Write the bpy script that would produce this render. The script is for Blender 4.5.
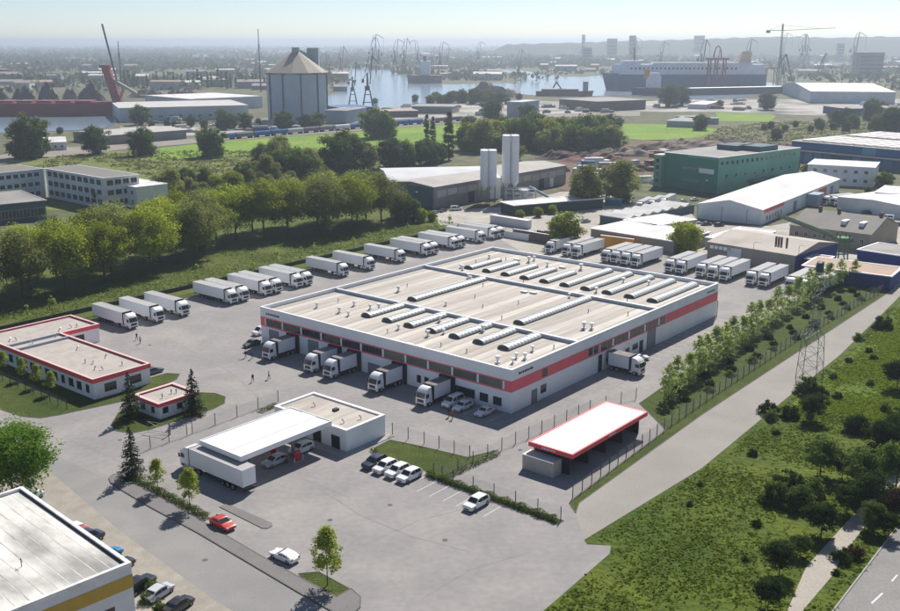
import bpy, bmesh, math, random
import numpy as np
from mathutils import Vector, Matrix
R = math.radians
random.seed(7)
for o in list(bpy.data.objects): bpy.data.objects.remove(o)
SC = bpy.context.scene
COL = SC.collection
# ---------------------------------------------------------------- camera, sky, sun, exposure
CAM_H, FPX, HORIZON = 67.0, 985.0, 42.0            # camera height; focal length and horizon row in photo pixels (900 x 611)
PITCH = math.atan((305.5 - HORIZON) / FPX)
cd = bpy.data.cameras.new('camera'); cam = bpy.data.objects.new('camera', cd); COL.objects.link(cam)
cd.sensor_width = 36; cd.lens = FPX / 900 * 36; cd.clip_start = 1; cd.clip_end = 90000
cam.location = (0, 0, CAM_H); cam.rotation_euler = (math.pi / 2 - PITCH, 0, 0)
SC.camera = cam
SUN_AZ, SUN_EL = 71.0, 44.5                         # azimuth counter-clockwise from +X
HAZE = 0.00017                                      # haze density per metre
world = bpy.data.worlds.new('World'); SC.world = world; world.use_nodes = True
wn = world.node_tree.nodes; bg = wn['Background']
sky = wn.new('ShaderNodeTexSky'); sky.sky_type = 'NISHITA'; sky.sun_disc = False
sky.sun_elevation = R(SUN_EL); sky.sun_rotation = R(90 - SUN_AZ)
sky.air_density = 0.6; sky.dust_density = 0.3; sky.ozone_density = 1.0; sky.altitude = 60
world.node_tree.links.new(sky.outputs[0], bg.inputs['Color']); bg.inputs['Strength'].default_value = 0.082
sd = bpy.data.lights.new('sun', 'SUN'); sun = bpy.data.objects.new('sun', sd); COL.objects.link(sun)
sd.energy = 4.9; sd.angle = R(0.6); sd.color = (1.0, 0.955, 0.885)
sdir = Vector((math.cos(R(SUN_EL)) * math.cos(R(SUN_AZ)), math.cos(R(SUN_EL)) * math.sin(R(SUN_AZ)), math.sin(R(SUN_EL))))
sun.rotation_euler = sdir.to_track_quat('Z', 'Y').to_euler(); sun.location = (0, 0, 300)
vs = SC.view_settings; vs.view_transform = 'Standard'; vs.look = 'None'; vs.exposure = 0.32; vs.gamma = 1; vs.use_curve_mapping = False
SC.cycles.max_bounces = 6; SC.cycles.transparent_max_bounces = 12; SC.cycles.volume_bounces = 0
# ---------------------------------------------------------------- layout helpers
cp, sp = math.cos(PITCH), math.sin(PITCH)
def G(px, py, z=0.0):
    """photo pixel -> world point on the level plane at height z"""
    x = (px - 450) / FPX; y = -(py - 305.5) / FPX
    dx, dy, dz = x, cp + y * sp, -sp + y * cp
    t = (z - CAM_H) / dz
    return Vector((dx * t, dy * t, z))
TH = R(50.5)                                         # direction of the yard grid
N0 = G(511, 413.7)
BX, BY = math.cos(TH), math.sin(TH)
def W(u, v, z=0.0):
    """yard grid -> world; u runs along the long dock wall's normal, v along the loading wall"""
    return Vector((N0.x + u * BX - v * BY, N0.y + u * BY + v * BX, z))
def UV(p):
    dx, dy = p[0] - N0.x, p[1] - N0.y
    return dx * BX + dy * BY, -dx * BY + dy * BX
# ---------------------------------------------------------------- mesh builder
class MB:
    def __init__(s): s.v = []; s.f = []; s.m = []
    def face(s, idx, mi=0): s.f.append(idx); s.m.append(mi)
    def quad(s, a, b, c, d, mi=0):
        n = len(s.v); s.v += [tuple(a), tuple(b), tuple(c), tuple(d)]; s.face((n, n+1, n+2, n+3), mi); return s
    def hexa(s, p, mi=0):
        n = len(s.v); s.v += [tuple(q) for q in p]
        for t in ((3,2,1,0),(4,5,6,7),(0,1,5,4),(1,2,6,5),(2,3,7,6),(3,0,4,7)): s.face(tuple(n+i for i in t), mi)
        return s
    def box(s, x0, x1, y0, y1, z0, z1, mi=0):
        return s.hexa([(x0,y0,z0),(x1,y0,z0),(x1,y1,z0),(x0,y1,z0),(x0,y0,z1),(x1,y0,z1),(x1,y1,z1),(x0,y1,z1)], mi)
    def prism(s, pts, z0, z1, mi=0, top=None):
        pts = [(p[0], p[1]) for p in pts]
        a = sum(pts[i][0]*pts[(i+1)%len(pts)][1]-pts[(i+1)%len(pts)][0]*pts[i][1] for i in range(len(pts)))
        if a < 0: pts = pts[::-1]
        n = len(s.v); k = len(pts)
        s.v += [(x, y, z0) for x, y in pts] + [(x, y, z1) for x, y in pts]
        s.face(tuple(n+i for i in range(k))[::-1], mi); s.face(tuple(n+k+i for i in range(k)), mi if top is None else top)
        for i in range(k): j = (i+1) % k; s.face((n+i, n+j, n+k+j, n+k+i), mi)
        return s
    def sheet(s, pts, z, mi=0):
        pts = [(p[0], p[1]) for p in pts]
        a = sum(pts[i][0]*pts[(i+1)%len(pts)][1]-pts[(i+1)%len(pts)][0]*pts[i][1] for i in range(len(pts)))
        if a < 0: pts = pts[::-1]
        n = len(s.v); s.v += [(x, y, z) for x, y in pts]; s.face(tuple(range(n, n+len(pts))), mi); return s
    def tube(s, p, q, r0, r1=None, n=6, mi=0, cap=True):
        r1 = r0 if r1 is None else r1
        p = Vector(p); q = Vector(q); d = (q - p)
        if d.length < 1e-6: return s
        d.normalize(); a = d.orthogonal().normalized(); b = d.cross(a)
        k = len(s.v)
        for c, r in ((p, r0), (q, r1)):
            for i in range(n):
                t = 2*math.pi*i/n; s.v.append(tuple(c + (a*math.cos(t) + b*math.sin(t))*r))
        for i in range(n): j = (i+1) % n; s.face((k+i, k+j, k+n+j, k+n+i), mi)
        if cap: s.face(tuple(k+i for i in range(n))[::-1], mi); s.face(tuple(k+n+i for i in range(n)), mi)
        return s
    def bar(s, p, q, w, h=None, mi=0):
        """square bar from p to q"""
        return s.tube(p, q, w*0.7071, None, 4, mi)
    def loft(s, rings, mi=0, cap=True):
        n = len(s.v); k = len(rings[0])
        for r in rings: s.v += [tuple(p) for p in r]
        for a in range(len(rings)-1):
            for i in range(k):
                j = (i+1) % k; s.face((n+a*k+i, n+a*k+j, n+(a+1)*k+j, n+(a+1)*k+i), mi)
        if cap:
            s.face(tuple(n+i for i in range(k))[::-1], mi); s.face(tuple(n+(len(rings)-1)*k+i for i in range(k)), mi)
        return s
    def mesh(s, name, mats, smooth=False, bevel=0.0):
        me = bpy.data.meshes.new(name); me.from_pydata(s.v, [], s.f)
        for m in (mats if isinstance(mats, (list, tuple)) else [mats]): me.materials.append(m)
        if any(s.m): me.polygons.foreach_set('material_index', s.m)
        if bevel:
            bm = bmesh.new(); bm.from_mesh(me)
            bmesh.ops.remove_doubles(bm, verts=bm.verts, dist=1e-4)
            bmesh.ops.bevel(bm, geom=[e for e in bm.edges if len(e.link_faces) == 2 and e.calc_face_angle(0) > 0.5], offset=bevel, segments=2, profile=0.6, affect='EDGES')
            bm.to_mesh(me); bm.free()
        if smooth:
            me.polygons.foreach_set('use_smooth', [True]*len(me.polygons))
            me.set_sharp_from_angle(angle=R(38))
        me.update(); return me
CHILD = {}
def link(name, me, parent=None, loc=(0,0,0), rz=0.0, scale=None, rot=None):
    o = bpy.data.objects.new(name, me); COL.objects.link(o)
    o.location = loc; o.rotation_euler = rot if rot else (0, 0, rz)
    if scale: o.scale = scale if isinstance(scale, (tuple, list)) else (scale,)*3
    if parent: o.parent = parent; CHILD.setdefault(parent.name, []).append(o)
    return o
def part(name, mb, mats, parent=None, loc=(0,0,0), rz=0.0, smooth=False, bevel=0.0):
    return link(name, mb.mesh(name, mats, smooth, bevel), parent, loc, rz)
def tag(o, label, cat, group=None):
    o['label'] = label; o['category'] = cat
    if group: o['group'] = group
    return o
def thing(name, label, cat, loc=(0,0,0), rz=0.0, group=None):
    o = bpy.data.objects.new(name, None); COL.objects.link(o); o.empty_display_size = 0.5
    o.location = loc; o.rotation_euler = (0, 0, rz)
    return tag(o, label, cat, group)
def struct(name, mb, mats, kind='structure', label=None, smooth=False):
    o = part(name, mb, mats, smooth=smooth); o['kind'] = kind
    if label: o['label'] = label
    return o
def copy_tree(o, parent=None):
    c = o.copy(); COL.objects.link(c); c.parent = parent
    for ch in CHILD.get(o.name, []): copy_tree(ch, c)
    return c
def place(proto, used, loc, rz, label, group=None, scale=None):
    """first use moves the prototype itself, later uses copy it with its parts"""
    o = proto if proto.name not in used else copy_tree(proto)
    used.add(proto.name)
    o.location = loc; o.rotation_euler = (0, 0, rz); o['label'] = label
    if group: o['group'] = group
    if scale: o.scale = (scale,)*3 if not isinstance(scale, tuple) else scale
    return o
USED = set()
ORD = ['first','second','third','fourth','fifth','sixth','seventh','eighth','ninth','tenth','eleventh','twelfth','thirteenth','fourteenth','fifteenth','sixteenth','seventeenth','eighteenth','nineteenth','twentieth'] 
ORD += [a+'-'+b if b else c for a, c in (('twenty','twentieth'),('thirty','thirtieth'),('forty','fortieth'),('fifty','fiftieth')) for b in ['']+ORD[:9]][1:]
# ---------------------------------------------------------------- materials
MATS = {}
def mat(name, col, rough=0.8, var=0.12, scale=0.6, fine=0.06, fscale=8.0, bump=0.0, metal=0.0, spec=0.3, rnd=0.0, coords='Object', stain=0.0, sscale=0.15, stretch=None):
    if name in MATS: return MATS[name]
    m = bpy.data.materials.new(name); m.use_nodes = True; MATS[name] = m
    nt = m.node_tree; N = nt.nodes; L = nt.links; b = N['Principled BSDF']
    b.inputs['Roughness'].default_value = rough; b.inputs['Metallic'].default_value = metal
    b.inputs['Specular IOR Level'].default_value = spec
    tc = N.new('ShaderNodeTexCoord'); src = tc.outputs[coords]
    if coords == 'World':
        pass
    if stretch:
        mp = N.new('ShaderNodeMapping'); mp.inputs['Scale'].default_value = stretch; L.new(src, mp.inputs['Vector']); src = mp.outputs[0]
    def noise(sc, det=4):
        n = N.new('ShaderNodeTexNoise'); n.inputs['Scale'].default_value = sc; n.inputs['Detail'].default_value = det
        L.new(src, n.inputs['Vector']); return n.outputs['Fac']
    def mul(a, bb):
        x = N.new('ShaderNodeMath'); x.operation = 'MULTIPLY'; L.new(a, x.inputs[0]); L.new(bb, x.inputs[1]); return x.outputs[0]
    def rng(a, lo, hi, f0=0.3, f1=0.7):
        r = N.new('ShaderNodeMapRange'); r.inputs[1].default_value = f0; r.inputs[2].default_value = f1; r.inputs[3].default_value = lo; r.inputs[4].default_value = hi
        L.new(a, r.inputs[0]); return r.outputs[0]
    f = rng(noise(scale), 1-var, 1+var)
    if fine: f = mul(f, rng(noise(fscale), 1-fine, 1+fine))
    if stain: f = mul(f, rng(noise(sscale, 6), 1-stain, 1.0, 0.36, 0.56))
    if rnd:
        oi = N.new('ShaderNodeObjectInfo'); f = mul(f, rng(oi.outputs['Random'], 1-rnd, 1+rnd, 0, 1))
    hs = N.new('ShaderNodeMix'); hs.data_type = 'RGBA'; hs.blend_type = 'MULTIPLY'; hs.inputs[0].default_value = 1
    hs.inputs[6].default_value = (*col, 1); L.new(f, hs.inputs[7]); L.new(hs.outputs[2], b.inputs['Base Color'])
    if bump:
        bp = N.new('ShaderNodeBump'); bp.inputs['Strength'].default_value = bump; bp.inputs['Distance'].default_value = 0.05
        L.new(noise(fscale), bp.inputs['Height']); L.new(bp.outputs[0], b.inputs['Normal'])
    return m
def paint(name, col, rough=0.35, coat=0.3, rnd=0.0):
    m = mat(name, col, rough=rough, var=0.03, fine=0.02, spec=0.5, rnd=rnd)
    m.node_tree.nodes['Principled BSDF'].inputs['Coat Weight'].default_value = coat
    return m
def glassy(name, col, rough=0.08):
    return mat(name, col, rough=rough, var=0.15, fine=0.0, spec=0.6, scale=0.4, rnd=0.25)
def leafmat(name, col, col2, trans=0.35, rnd=0.25):
    """leaf: colours drift with noise and differ a little from plant to plant; part of the light passes through"""
    m = bpy.data.materials.new(name); m.use_nodes = True; MATS[name] = m
    nt = m.node_tree; N = nt.nodes; L = nt.links; N.remove(N['Principled BSDF']); out = N['Material Output']
    tc = N.new('ShaderNodeTexCoord'); nz = N.new('ShaderNodeTexNoise'); nz.inputs['Scale'].default_value = 0.9; nz.inputs['Detail'].default_value = 5
    L.new(tc.outputs['Object'], nz.inputs['Vector'])
    mr = N.new('ShaderNodeMapRange'); mr.inputs[1].default_value = .3; mr.inputs[2].default_value = .7; L.new(nz.outputs['Fac'], mr.inputs[0])
    mx = N.new('ShaderNodeMix'); mx.data_type = 'RGBA'; mx.inputs[6].default_value = (*col, 1); mx.inputs[7].default_value = (*col2, 1); L.new(mr.outputs[0], mx.inputs[0])
    oi = N.new('ShaderNodeObjectInfo'); r2 = N.new('ShaderNodeMapRange'); r2.inputs[3].default_value = 1-rnd; r2.inputs[4].default_value = 1+rnd; L.new(oi.outputs['Random'], r2.inputs[0])
    mm = N.new('ShaderNodeMix'); mm.data_type = 'RGBA'; mm.blend_type = 'MULTIPLY'; mm.inputs[0].default_value = 1; L.new(mx.outputs[2], mm.inputs[6]); L.new(r2.outputs[0], mm.inputs[7])
    d = N.new('ShaderNodeBsdfDiffuse'); t = N.new('ShaderNodeBsdfTranslucent'); ms = N.new('ShaderNodeMixShader'); ms.inputs[0].default_value = trans
    L.new(mm.outputs[2], d.inputs['Color']); L.new(mm.outputs[2], t.inputs['Color']); L.new(d.outputs[0], ms.inputs[1]); L.new(t.outputs[0], ms.inputs[2]); L.new(ms.outputs[0], out.inputs['Surface'])
    return m
def groundmat(name, cols, s1=0.05, s2=0.6, s3=4.0, bump=0.3, rough=0.95, amp=(.72,1.25), k2=.6):
    """ground cover: three colours mixed by a broad and a fine noise, with relief"""
    m = bpy.data.materials.new(name); m.use_nodes = True; MATS[name] = m
    nt = m.node_tree; N = nt.nodes; L = nt.links; b = N['Principled BSDF']; b.inputs['Roughness'].default_value = rough; b.inputs['Specular IOR Level'].default_value = .15
    tc = N.new('ShaderNodeTexCoord')
    def nz(s, d=5):
        n = N.new('ShaderNodeTexNoise'); n.inputs['Scale'].default_value = s; n.inputs['Detail'].default_value = d; L.new(tc.outputs['Object'], n.inputs['Vector'])
        r = N.new('ShaderNodeMapRange'); r.inputs[1].default_value = .35; r.inputs[2].default_value = .65; L.new(n.outputs['Fac'], r.inputs[0]); return r.outputs[0]
    x = N.new('ShaderNodeMix'); x.data_type = 'RGBA'; x.inputs[6].default_value = (*cols[0], 1); x.inputs[7].default_value = (*cols[1], 1); L.new(nz(s1), x.inputs[0])
    y = N.new('ShaderNodeMix'); y.data_type = 'RGBA'; y.inputs[7].default_value = (*cols[2], 1); L.new(x.outputs[2], y.inputs[6])
    k = N.new('ShaderNodeMath'); k.operation = 'MULTIPLY'; k.inputs[1].default_value = k2; L.new(nz(s2), k.inputs[0]); L.new(k.outputs[0], y.inputs[0])
    f = N.new('ShaderNodeMapRange'); f.inputs[3].default_value, f.inputs[4].default_value = amp; h = nz(s3); L.new(h, f.inputs[0])
    z = N.new('ShaderNodeMix'); z.data_type = 'RGBA'; z.blend_type = 'MULTIPLY'; z.inputs[0].default_value = 1; L.new(y.outputs[2], z.inputs[6]); L.new(f.outputs[0], z.inputs[7])
    L.new(z.outputs[2], b.inputs['Base Color'])
    bp = N.new('ShaderNodeBump'); bp.inputs['Strength'].default_value = bump; bp.inputs['Distance'].default_value = .3; L.new(h, bp.inputs['Height']); L.new(bp.outputs[0], b.inputs['Normal'])
    return m
# shared colours
WHITE = mat('white_cladding', (.86,.87,.88), .55, .03, .3, .03, stain=.05, sscale=.25)
OFFWHITE = mat('off_white_plaster', (.70,.70,.68), .8, .06, .3)
RED = mat('red_fascia', (.80,.10,.12), .5, .06, .4)
PINK = mat('red_band', (.86,.14,.165), .5, .06, .4)
ROOFM = mat('roof_membrane', (.50,.455,.40), .9, .10, .5, .06, 3.0, stain=.12, sscale=.5, rnd=.10, stretch=(.12,1,1))
ROOFG = mat('roof_gravel', (.46,.42,.375), .95, .08, .5, .10, 6.0, stain=.12, sscale=.4)
COPING = mat('coping', (.86,.86,.86), .5, .03)
CONC = mat('concrete', (.36,.35,.33), .9, .10, .5)
DARK = mat('dark_metal', (.025,.026,.03), .5, .1)
BLACK = mat('black_rubber', (.012,.012,.013), .85, .1)
STEEL = mat('galvanised_steel', (.20,.21,.22), .55, .06, metal=.3)
GLASS = glassy('window_glass', (.018,.024,.03))
GLASS2 = glassy('window_glass_light', (.13,.14,.11), .15)
FRAME = mat('window_frame', (.10,.105,.11), .5, .04)
FRAMEW = mat('white_frame', (.75,.75,.75), .5, .03)
DOORG = mat('grey_door', (.23,.25,.27), .5, .06)
VENT = mat('vent_metal', (.62,.63,.65), .45, .05, metal=.2)
SKYL = mat('skylight_plastic', (.56,.58,.57), .4, .08, .6, spec=.4)
BARK = mat('bark', (.085,.065,.05), .95, .2, 1.5, .15, 9.0)
# ================================================================ ground, paving, roads, grass, water
far_land = groundmat('far_land', [(.12,.135,.06),(.19,.17,.115),(.085,.105,.05)], .004, .02, .12, .4)
GRASS = groundmat('grass', [(.060,.090,.016),(.095,.120,.024),(.045,.065,.014)], .06, .5, 3.5, .5)
MEADOW = groundmat('meadow_grass', [(.065,.105,.013),(.125,.155,.018),(.048,.078,.012)], .05, .22, 1.2, .5, .95, (.82,1.18))
VERGE = groundmat('verge_grass', [(.100,.135,.026),(.145,.170,.038),(.075,.100,.024)], .05, .4, 2.5, .6)
FIELD = groundmat('bright_field', [(.17,.29,.028),(.25,.35,.045),(.12,.21,.03)], .012, .05, .5, .3)
SOIL = groundmat('bare_soil', [(.17,.125,.09),(.11,.075,.06),(.24,.19,.14)], .03, .2, 1.2, .6)
SAND = groundmat('sandy_strip', [(.34,.305,.26),(.39,.355,.305),(.27,.245,.21)], .15, .5, 5, .1, .95, (.9,1.1))
LOT = groundmat('pale_yard', [(.44,.41,.36),(.50,.47,.42),(.34,.31,.27)], .02, .12, .8, .1, .95, (.88,1.12))
PAVE = groundmat('yard_paving', [(.300,.282,.277),(.360,.336,.310),(.258,.247,.243)], .03, .11, .9, .02, .9, (.94,1.06), .8)
ROAD = groundmat('asphalt_road', [(.265,.258,.252),(.305,.292,.275),(.228,.223,.220)], .03, .2, 3, .03, .9, (.96,1.04))
WALK = mat('walk_paving', (.20,.188,.185), .95, .06, .3, .08, 5.0, bump=.1)
KERB = mat('kerb_stone', (.13,.125,.12), .9, .1)
PAINT = mat('road_paint', (.66,.66,.64), .8, .10, 1.0, .12, 5.0)
def uv(pts): return [W(*p) for p in pts]
def px(pts): return [G(*p) for p in pts]
m = MB(); nx = 30
xs = [-42000,-16000,-6000,-2500,-900,-300,0,300,900,2500,6000,16000,42000]; ys = [-3000,-600,0,120,300,700,1500,3000,7000,15000,42000]
for i in range(len(xs)-1):
    for j in range(len(ys)-1):
        m.quad((xs[i],ys[j],-.12),(xs[i+1],ys[j],-.12),(xs[i+1],ys[j+1],-.12),(xs[i],ys[j+1],-.12))
struct('ground', m, far_land)
# local greens
struct('grass_verge', MB().sheet(uv([(-75,121.6),(150,121.6),(190,200),(-60,235),(-120,180)]), -.02), VERGE)
struct('meadow', MB().sheet(uv([(-160,-35.8),(-20.0,-35.8),(60,-35.2),(140,-30),(155,-36),(150,-110),(40,-150),(-160,-150)]), -.02), MEADOW)
struct('weed_patch', MB().sheet(uv([(38,-38.5),(75,-37.2),(132,-32.5),(146,-40),(128,-70),(60,-66),(40,-56)]), -.012), groundmat('flowering_weeds', [(.12,.185,.02),(.19,.245,.03),(.08,.125,.018)], .06, .25, 1.4, .9))
# paved yard and forecourt
yard = uv([(-110,60),(-66,60),(-60,84),(-62,125),(-30,121),(147,121),(150,60),(149,-30),(138,-30),(70,-35.2),(0,-38.3),(-32.6,-36.3),(-33.4,-37.3),(-31.6,-40.0),(-33.6,-41.0),(-52,-42),(-130,-46)])
struct('yard_paving', MB().sheet(yard, 0.0), PAVE)
# site grass islands: (name, outline in the yard grid, kerb)
def rounded(cx, cy, a, b, n=28, e=2.6):
    out = []
    for i in range(n):
        t = 2*math.pi*i/n; c, s_ = math.cos(t), math.sin(t)
        out.append((cx + a*math.copysign(abs(c)**(2/e), c), cy + b*math.copysign(abs(s_)**(2/e), s_)))
    return out
islands = [
    ('grass_strip', [(-75,122),(147,122),(147,121),(146,118.5),(-20,118.5),(-21.5,112.6),(-75,112.6)]),
    ('lawn', [(-62,125),(-59.5,75.4),(-58.8,69),(-57,65.6),(-54,64.4),(-43,61.8),(-36,62.2),(-28,64.5),(-25.6,66.8),(-27,69.3),(-32.6,69.6),(-45.4,66.4),(-45.4,112.6)]),
    ('gate_lawn', [(-50.6,52.6),(-51.6,49.2),(-50.4,46.2),(-47,45.2),(-40,45.0),(-34,44.8),(-30.6,45.6),(-28.2,48.4),(-28.2,51.6),(-30.2,54.8),(-33,58.8),(-42,58.6),(-46.5,56.8)]),
    ('lawn', [(-23.6,8.9),(-22.4,3.6),(-20.8,-6.2),(-15.0,-8.3),(-29.6,-8.0),(-29.6,-31.0),(-31.2,-31.0),(-30.9,-5.4),(-29.4,-5.0),(-29.3,7.6),(-27.5,8.6)]),
    ('grass_strip', [(-22.6,-28.3),(11,-26.2),(20,-15.8),(70.5,-11.6),(147,-9.2),(148,-25.9),(138,-26.4),(22,-27.7),(-23.2,-29.6),(-26.4,-31.0),(-24.4,-28.6)]),
    ('grass_verge', [(-63.95,-12.4),(-62.0,-14.1),(-62.35,-20.2),(-64.65,-20.2),(-64.45,-13.3)]),
]
for nm, poly in islands:
    P = uv(poly)
    o = struct(nm, MB().sheet(P, .030), GRASS)
    k = MB()
    for i in range(len(P)):
        a, b = P[i], P[(i+1) % len(P)]
        d = (b - a); L_ = d.length
        if L_ < .2: continue
        d.normalize(); nrm = Vector((-d.y, d.x, 0))*.06
        k.hexa([a-nrm+Vector((0,0,-.02)), b-nrm+Vector((0,0,-.02)), b+nrm+Vector((0,0,-.02)), a+nrm+Vector((0,0,-.02)), a-nrm+Vector((0,0,.07)), b-nrm+Vector((0,0,.07)), b+nrm+Vector((0,0,.07)), a+nrm+Vector((0,0,.07))])
    part('kerb', k, KERB, o)
# lower street with its walkway
struct('road', MB().sheet(uv([(-63.9,60),(-63.9,22),(-65.0,-15),(-65.4,-60),(-76.2,-60),(-74.9,-9),(-72.2,16),(-68.6,39),(-66,60)]), .004), ROAD)
struct('sandy_strip', MB().sheet(uv([(-66,60),(-68.6,39),(-72.2,16),(-74.9,-9),(-76.2,-60),(-110,-60),(-110,60)]), .008), SAND)
wk = [(-61.3,33.0),(-62.4,33.3),(-63.5,32.6),(-64.2,31),(-64.6,28),(-65.2,19),(-65.6,6.4),(-66.4,-5.6),(-67.1,-16.1),(-67.4,-22.5),(-66.6,-24.6),(-64.6,-24.2),(-62.9,-22.6),(-62.3,-20.4),(-64.8,-20.3),(-64.6,-13.3),(-64.2,-6.2),(-63.6,2.6),(-63.1,8.3),(-62.2,20),(-61.9,31)]
o = struct('walkway', MB().prism(uv(wk), -.02, .11), WALK)
k = MB(); P = uv(wk)
for i in range(len(P)):
    a, b = P[i], P[(i+1) % len(P)]; d = (b-a).normalized(); nrm = Vector((-d.y, d.x, 0))*.08
    z0, z1 = Vector((0,0,-.02)), Vector((0,0,.125))
    k.hexa([a-nrm+z0, b-nrm+z0, b+nrm+z0, a+nrm+z0, a-nrm+z1, b-nrm+z1, b+nrm+z1, a+nrm+z1])
part('kerb', k, KERB, o)
o = struct('pump_island', MB().prism(uv([(-57.2,11.0),(-57.0,1.0),(-57.5,.3),(-58.4,.2),(-58.9,.9),(-58.6,11.0)]), -.02, .10), WALK)
# service lane along the meadow
struct('service_lane', MB().sheet(uv([(-26.6,-31.2),(-23.2,-29.7),(22,-27.8),(138,-26.6),(150,-27),(150,-29),(134,-30.4),(75,-35.2),(43,-36.4),(0,-38.3),(-32.6,-36.3)]), .006), mat('lane_paving', (.325,.300,.272), .95, .07, .15, .08, 3.0, stain=.06, sscale=.05))
# paint
pl = MB()
for v in (2.1,-.4,-3.0,-5.6,-8.2,-10.8,-13.4,-16.0,-18.6,-21.2):
    a, b, c, d = W(-35.9,v-.06), W(-31.0,v-.06), W(-31.0,v+.06), W(-35.9,v+.06)
    pl.quad(a+Vector((0,0,.012)), b+Vector((0,0,.012)), c+Vector((0,0,.012)), d+Vector((0,0,.012)))
for v in (.8,3.8,6.6,9.4):
    a, b, c, d = W(-5.6,v-.07), W(-.3,v-.07), W(-.3,v+.07), W(-5.6,v+.07)
    pl.quad(*[q+Vector((0,0,.012)) for q in (a,b,c,d)])
for k_ in range(14):
    u = 44 + k_*3.2; a, b, c, d = W(u-.06,-6.0), W(u+.06,-6.0), W(u+.06,-.4), W(u-.06,-.4)
    pl.quad(*[q+Vector((0,0,.012)) for q in (a,b,c,d)])
struct('parking_markings', pl, PAINT)
SEAM = mat('paving_seam', (.245,.235,.228), .95, .12)
for line in ([(318,488),(360,515),(410,536),(470,552)],[(250,600),(330,560),(420,520),(480,505)],[(70,440),(140,470),(185,500)],[(180,345),(230,372),(262,400)],[(420,600),(470,570),(530,552)],[(450,430),(470,440),(492,452)],[(300,478),(350,498)],[(560,420),(640,372),(700,345)]):
    sm = MB()
    for a, b in zip(line[:-1], line[1:]):
        A, B = G(*a), G(*b); d = (B-A).normalized(); n_ = Vector((-d.y,d.x,0))*.07; z = Vector((0,0,.007)); sm.quad(A-n_+z, B-n_+z, B+n_+z, A+n_+z)
    struct('paving_seam', sm, SEAM)
dm = MB().tube((0,0,0),(0,0,.012),.4,None,14).mesh('drain_cover', KERB)
for x, y, lab in ((330,520,'drain cover in the forecourt above the small corner tree'),(445,540,'drain cover in the middle of the wide forecourt'),(240,360,'drain cover in the yard left of the docked trucks'),(150,345,'drain cover in the yard below the first verge trucks'),(520,450,'drain cover in front of the storage container'),(390,505,'drain cover in the forecourt below the parked white cars'),(120,440,'drain cover at the entrance left of the gatehouse lawn'),(205,560,'drain cover in the lower street below the red car')):
    q = G(x, y); tag(link('drain_cover', dm, None, (q.x,q.y,.006)), lab, 'drain cover', 'drain covers')
# street at the lower right corner
ra, rb_ = G(846,594), G(930,484); rd = (rb_-ra).normalized(); rn_ = Vector((rd.y,-rd.x,0))*15
road_r = [ra-rd*90, ra+rd*420, ra+rd*420+rn_, ra-rd*90+rn_]
struct('road', MB().sheet(road_r, .004), mat('asphalt_worn', (.27,.26,.245), .95, .07, .12, .10, 2.5, stain=.12, sscale=.12))
struct('footpath', MB().sheet(px([(760,660),(788,609),(806,567),(835,535),(862,505),(893,466),(920,440),(930,450),(904,480),(870,520),(845,552),(832,576),(804,609),(780,660)]), .008), mat('footpath_sand', (.40,.36,.31), .95, .09, .2, .12, 2.5))
pm = MB()
for quad in ([(870.5,603),(872.5,603.8),(883.5,593.5),(881.5,592.8)], [(890.8,581),(892.6,581.6),(898.2,575),(896.6,574.5)], [(846,626),(849,627),(861,613),(858.5,612)]):
    pm.quad(*[q + Vector((0,0,.012)) for q in px(quad)])
struct('lane_markings', pm, PAINT)
k = MB()
for p_, q_ in ((ra-rd*90, ra+rd*420),):
    d = (q_-p_).normalized(); n_ = Vector((-d.y,d.x,0))*.1; z1 = Vector((0,0,.12)); z0 = Vector((0,0,-.03))
    k.hexa([p_-n_+z0, q_-n_+z0, q_+n_+z0, p_+n_+z0, p_-n_+z1, q_-n_+z1, q_+n_+z1, p_+n_+z1])
struct('kerb', k, CONC)
# middle distance ground
def sheet(name, pts, z, m_): return struct(name, MB().sheet(px(pts), z), m_)
sheet('rough_meadow', [(-40,205),(-40,170),(60,152),(150,150),(330,146),(420,150),(440,180),(380,215),(300,230),(150,215)], -.05, groundmat('rough_green', [(.16,.195,.045),(.22,.23,.07),(.10,.13,.035)], .02, .1, .7, .5))
sheet('field', [(150,160),(160,148),(225,141),(330,134),(420,126),(470,124),(480,130),(470,143),(420,152),(330,152),(260,155)], .0, FIELD)
sheet('field', [(612,138),(612,124),(650,124),(700,126),(720,130),(700,137),(660,141)], .0, FIELD)
sheet('field', [(716,121),(716,110),(760,109),(776,116),(770,122)], .0, FIELD)
sheet('scrubland', [(700,142),(720,126),(760,122),(900,120),(960,124),(960,150),(860,150),(760,146)], -.04, groundmat('scrub', [(.17,.16,.08),(.12,.135,.06),(.21,.18,.11)], .01, .06, .5, .4))
sheet('soil_yard', [(540,170),(600,150),(640,140),(700,140),(770,146),(800,156),(780,172),(660,172),(640,185),(610,195),(560,190)], .0, SOIL)
sheet('pale_yard', [(430,212),(500,207),(560,192),(600,190),(640,205),(690,212),(700,224),(690,246),(600,262),(540,262),(480,228),(440,225)], .01, LOT)
sheet('pale_yard', [(690,224),(770,226),(830,215),(880,188),(960,190),(960,290),(880,290),(800,270),(700,262)], .02, LOT)
sheet('railway_bed', [(-40,170),(-40,160),(60,148),(130,144),(225,136),(330,126),(480,115),(560,112),(640,112),(640,116),(560,117),(480,121),(330,133),(225,141),(130,149),(60,156)], .05, mat('ballast', (.27,.24,.21), .95, .15, .1, .1, 1.0))
sheet('quayside', [(120,140),(120,126),(220,124),(330,110),(330,104),(470,104),(520,100),(610,104),(700,98),(830,100),(960,98),(960,120),(700,112),(610,112),(470,116),(330,124),(220,134)], .08, mat('quay_paving', (.40,.375,.335), .95, .25, .02, .15, .12, stain=.55, sscale=.02))
WATER = mat('harbour_water', (.20,.27,.33), .16, .05, .01, .0, spec=.6, bump=0)
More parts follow.
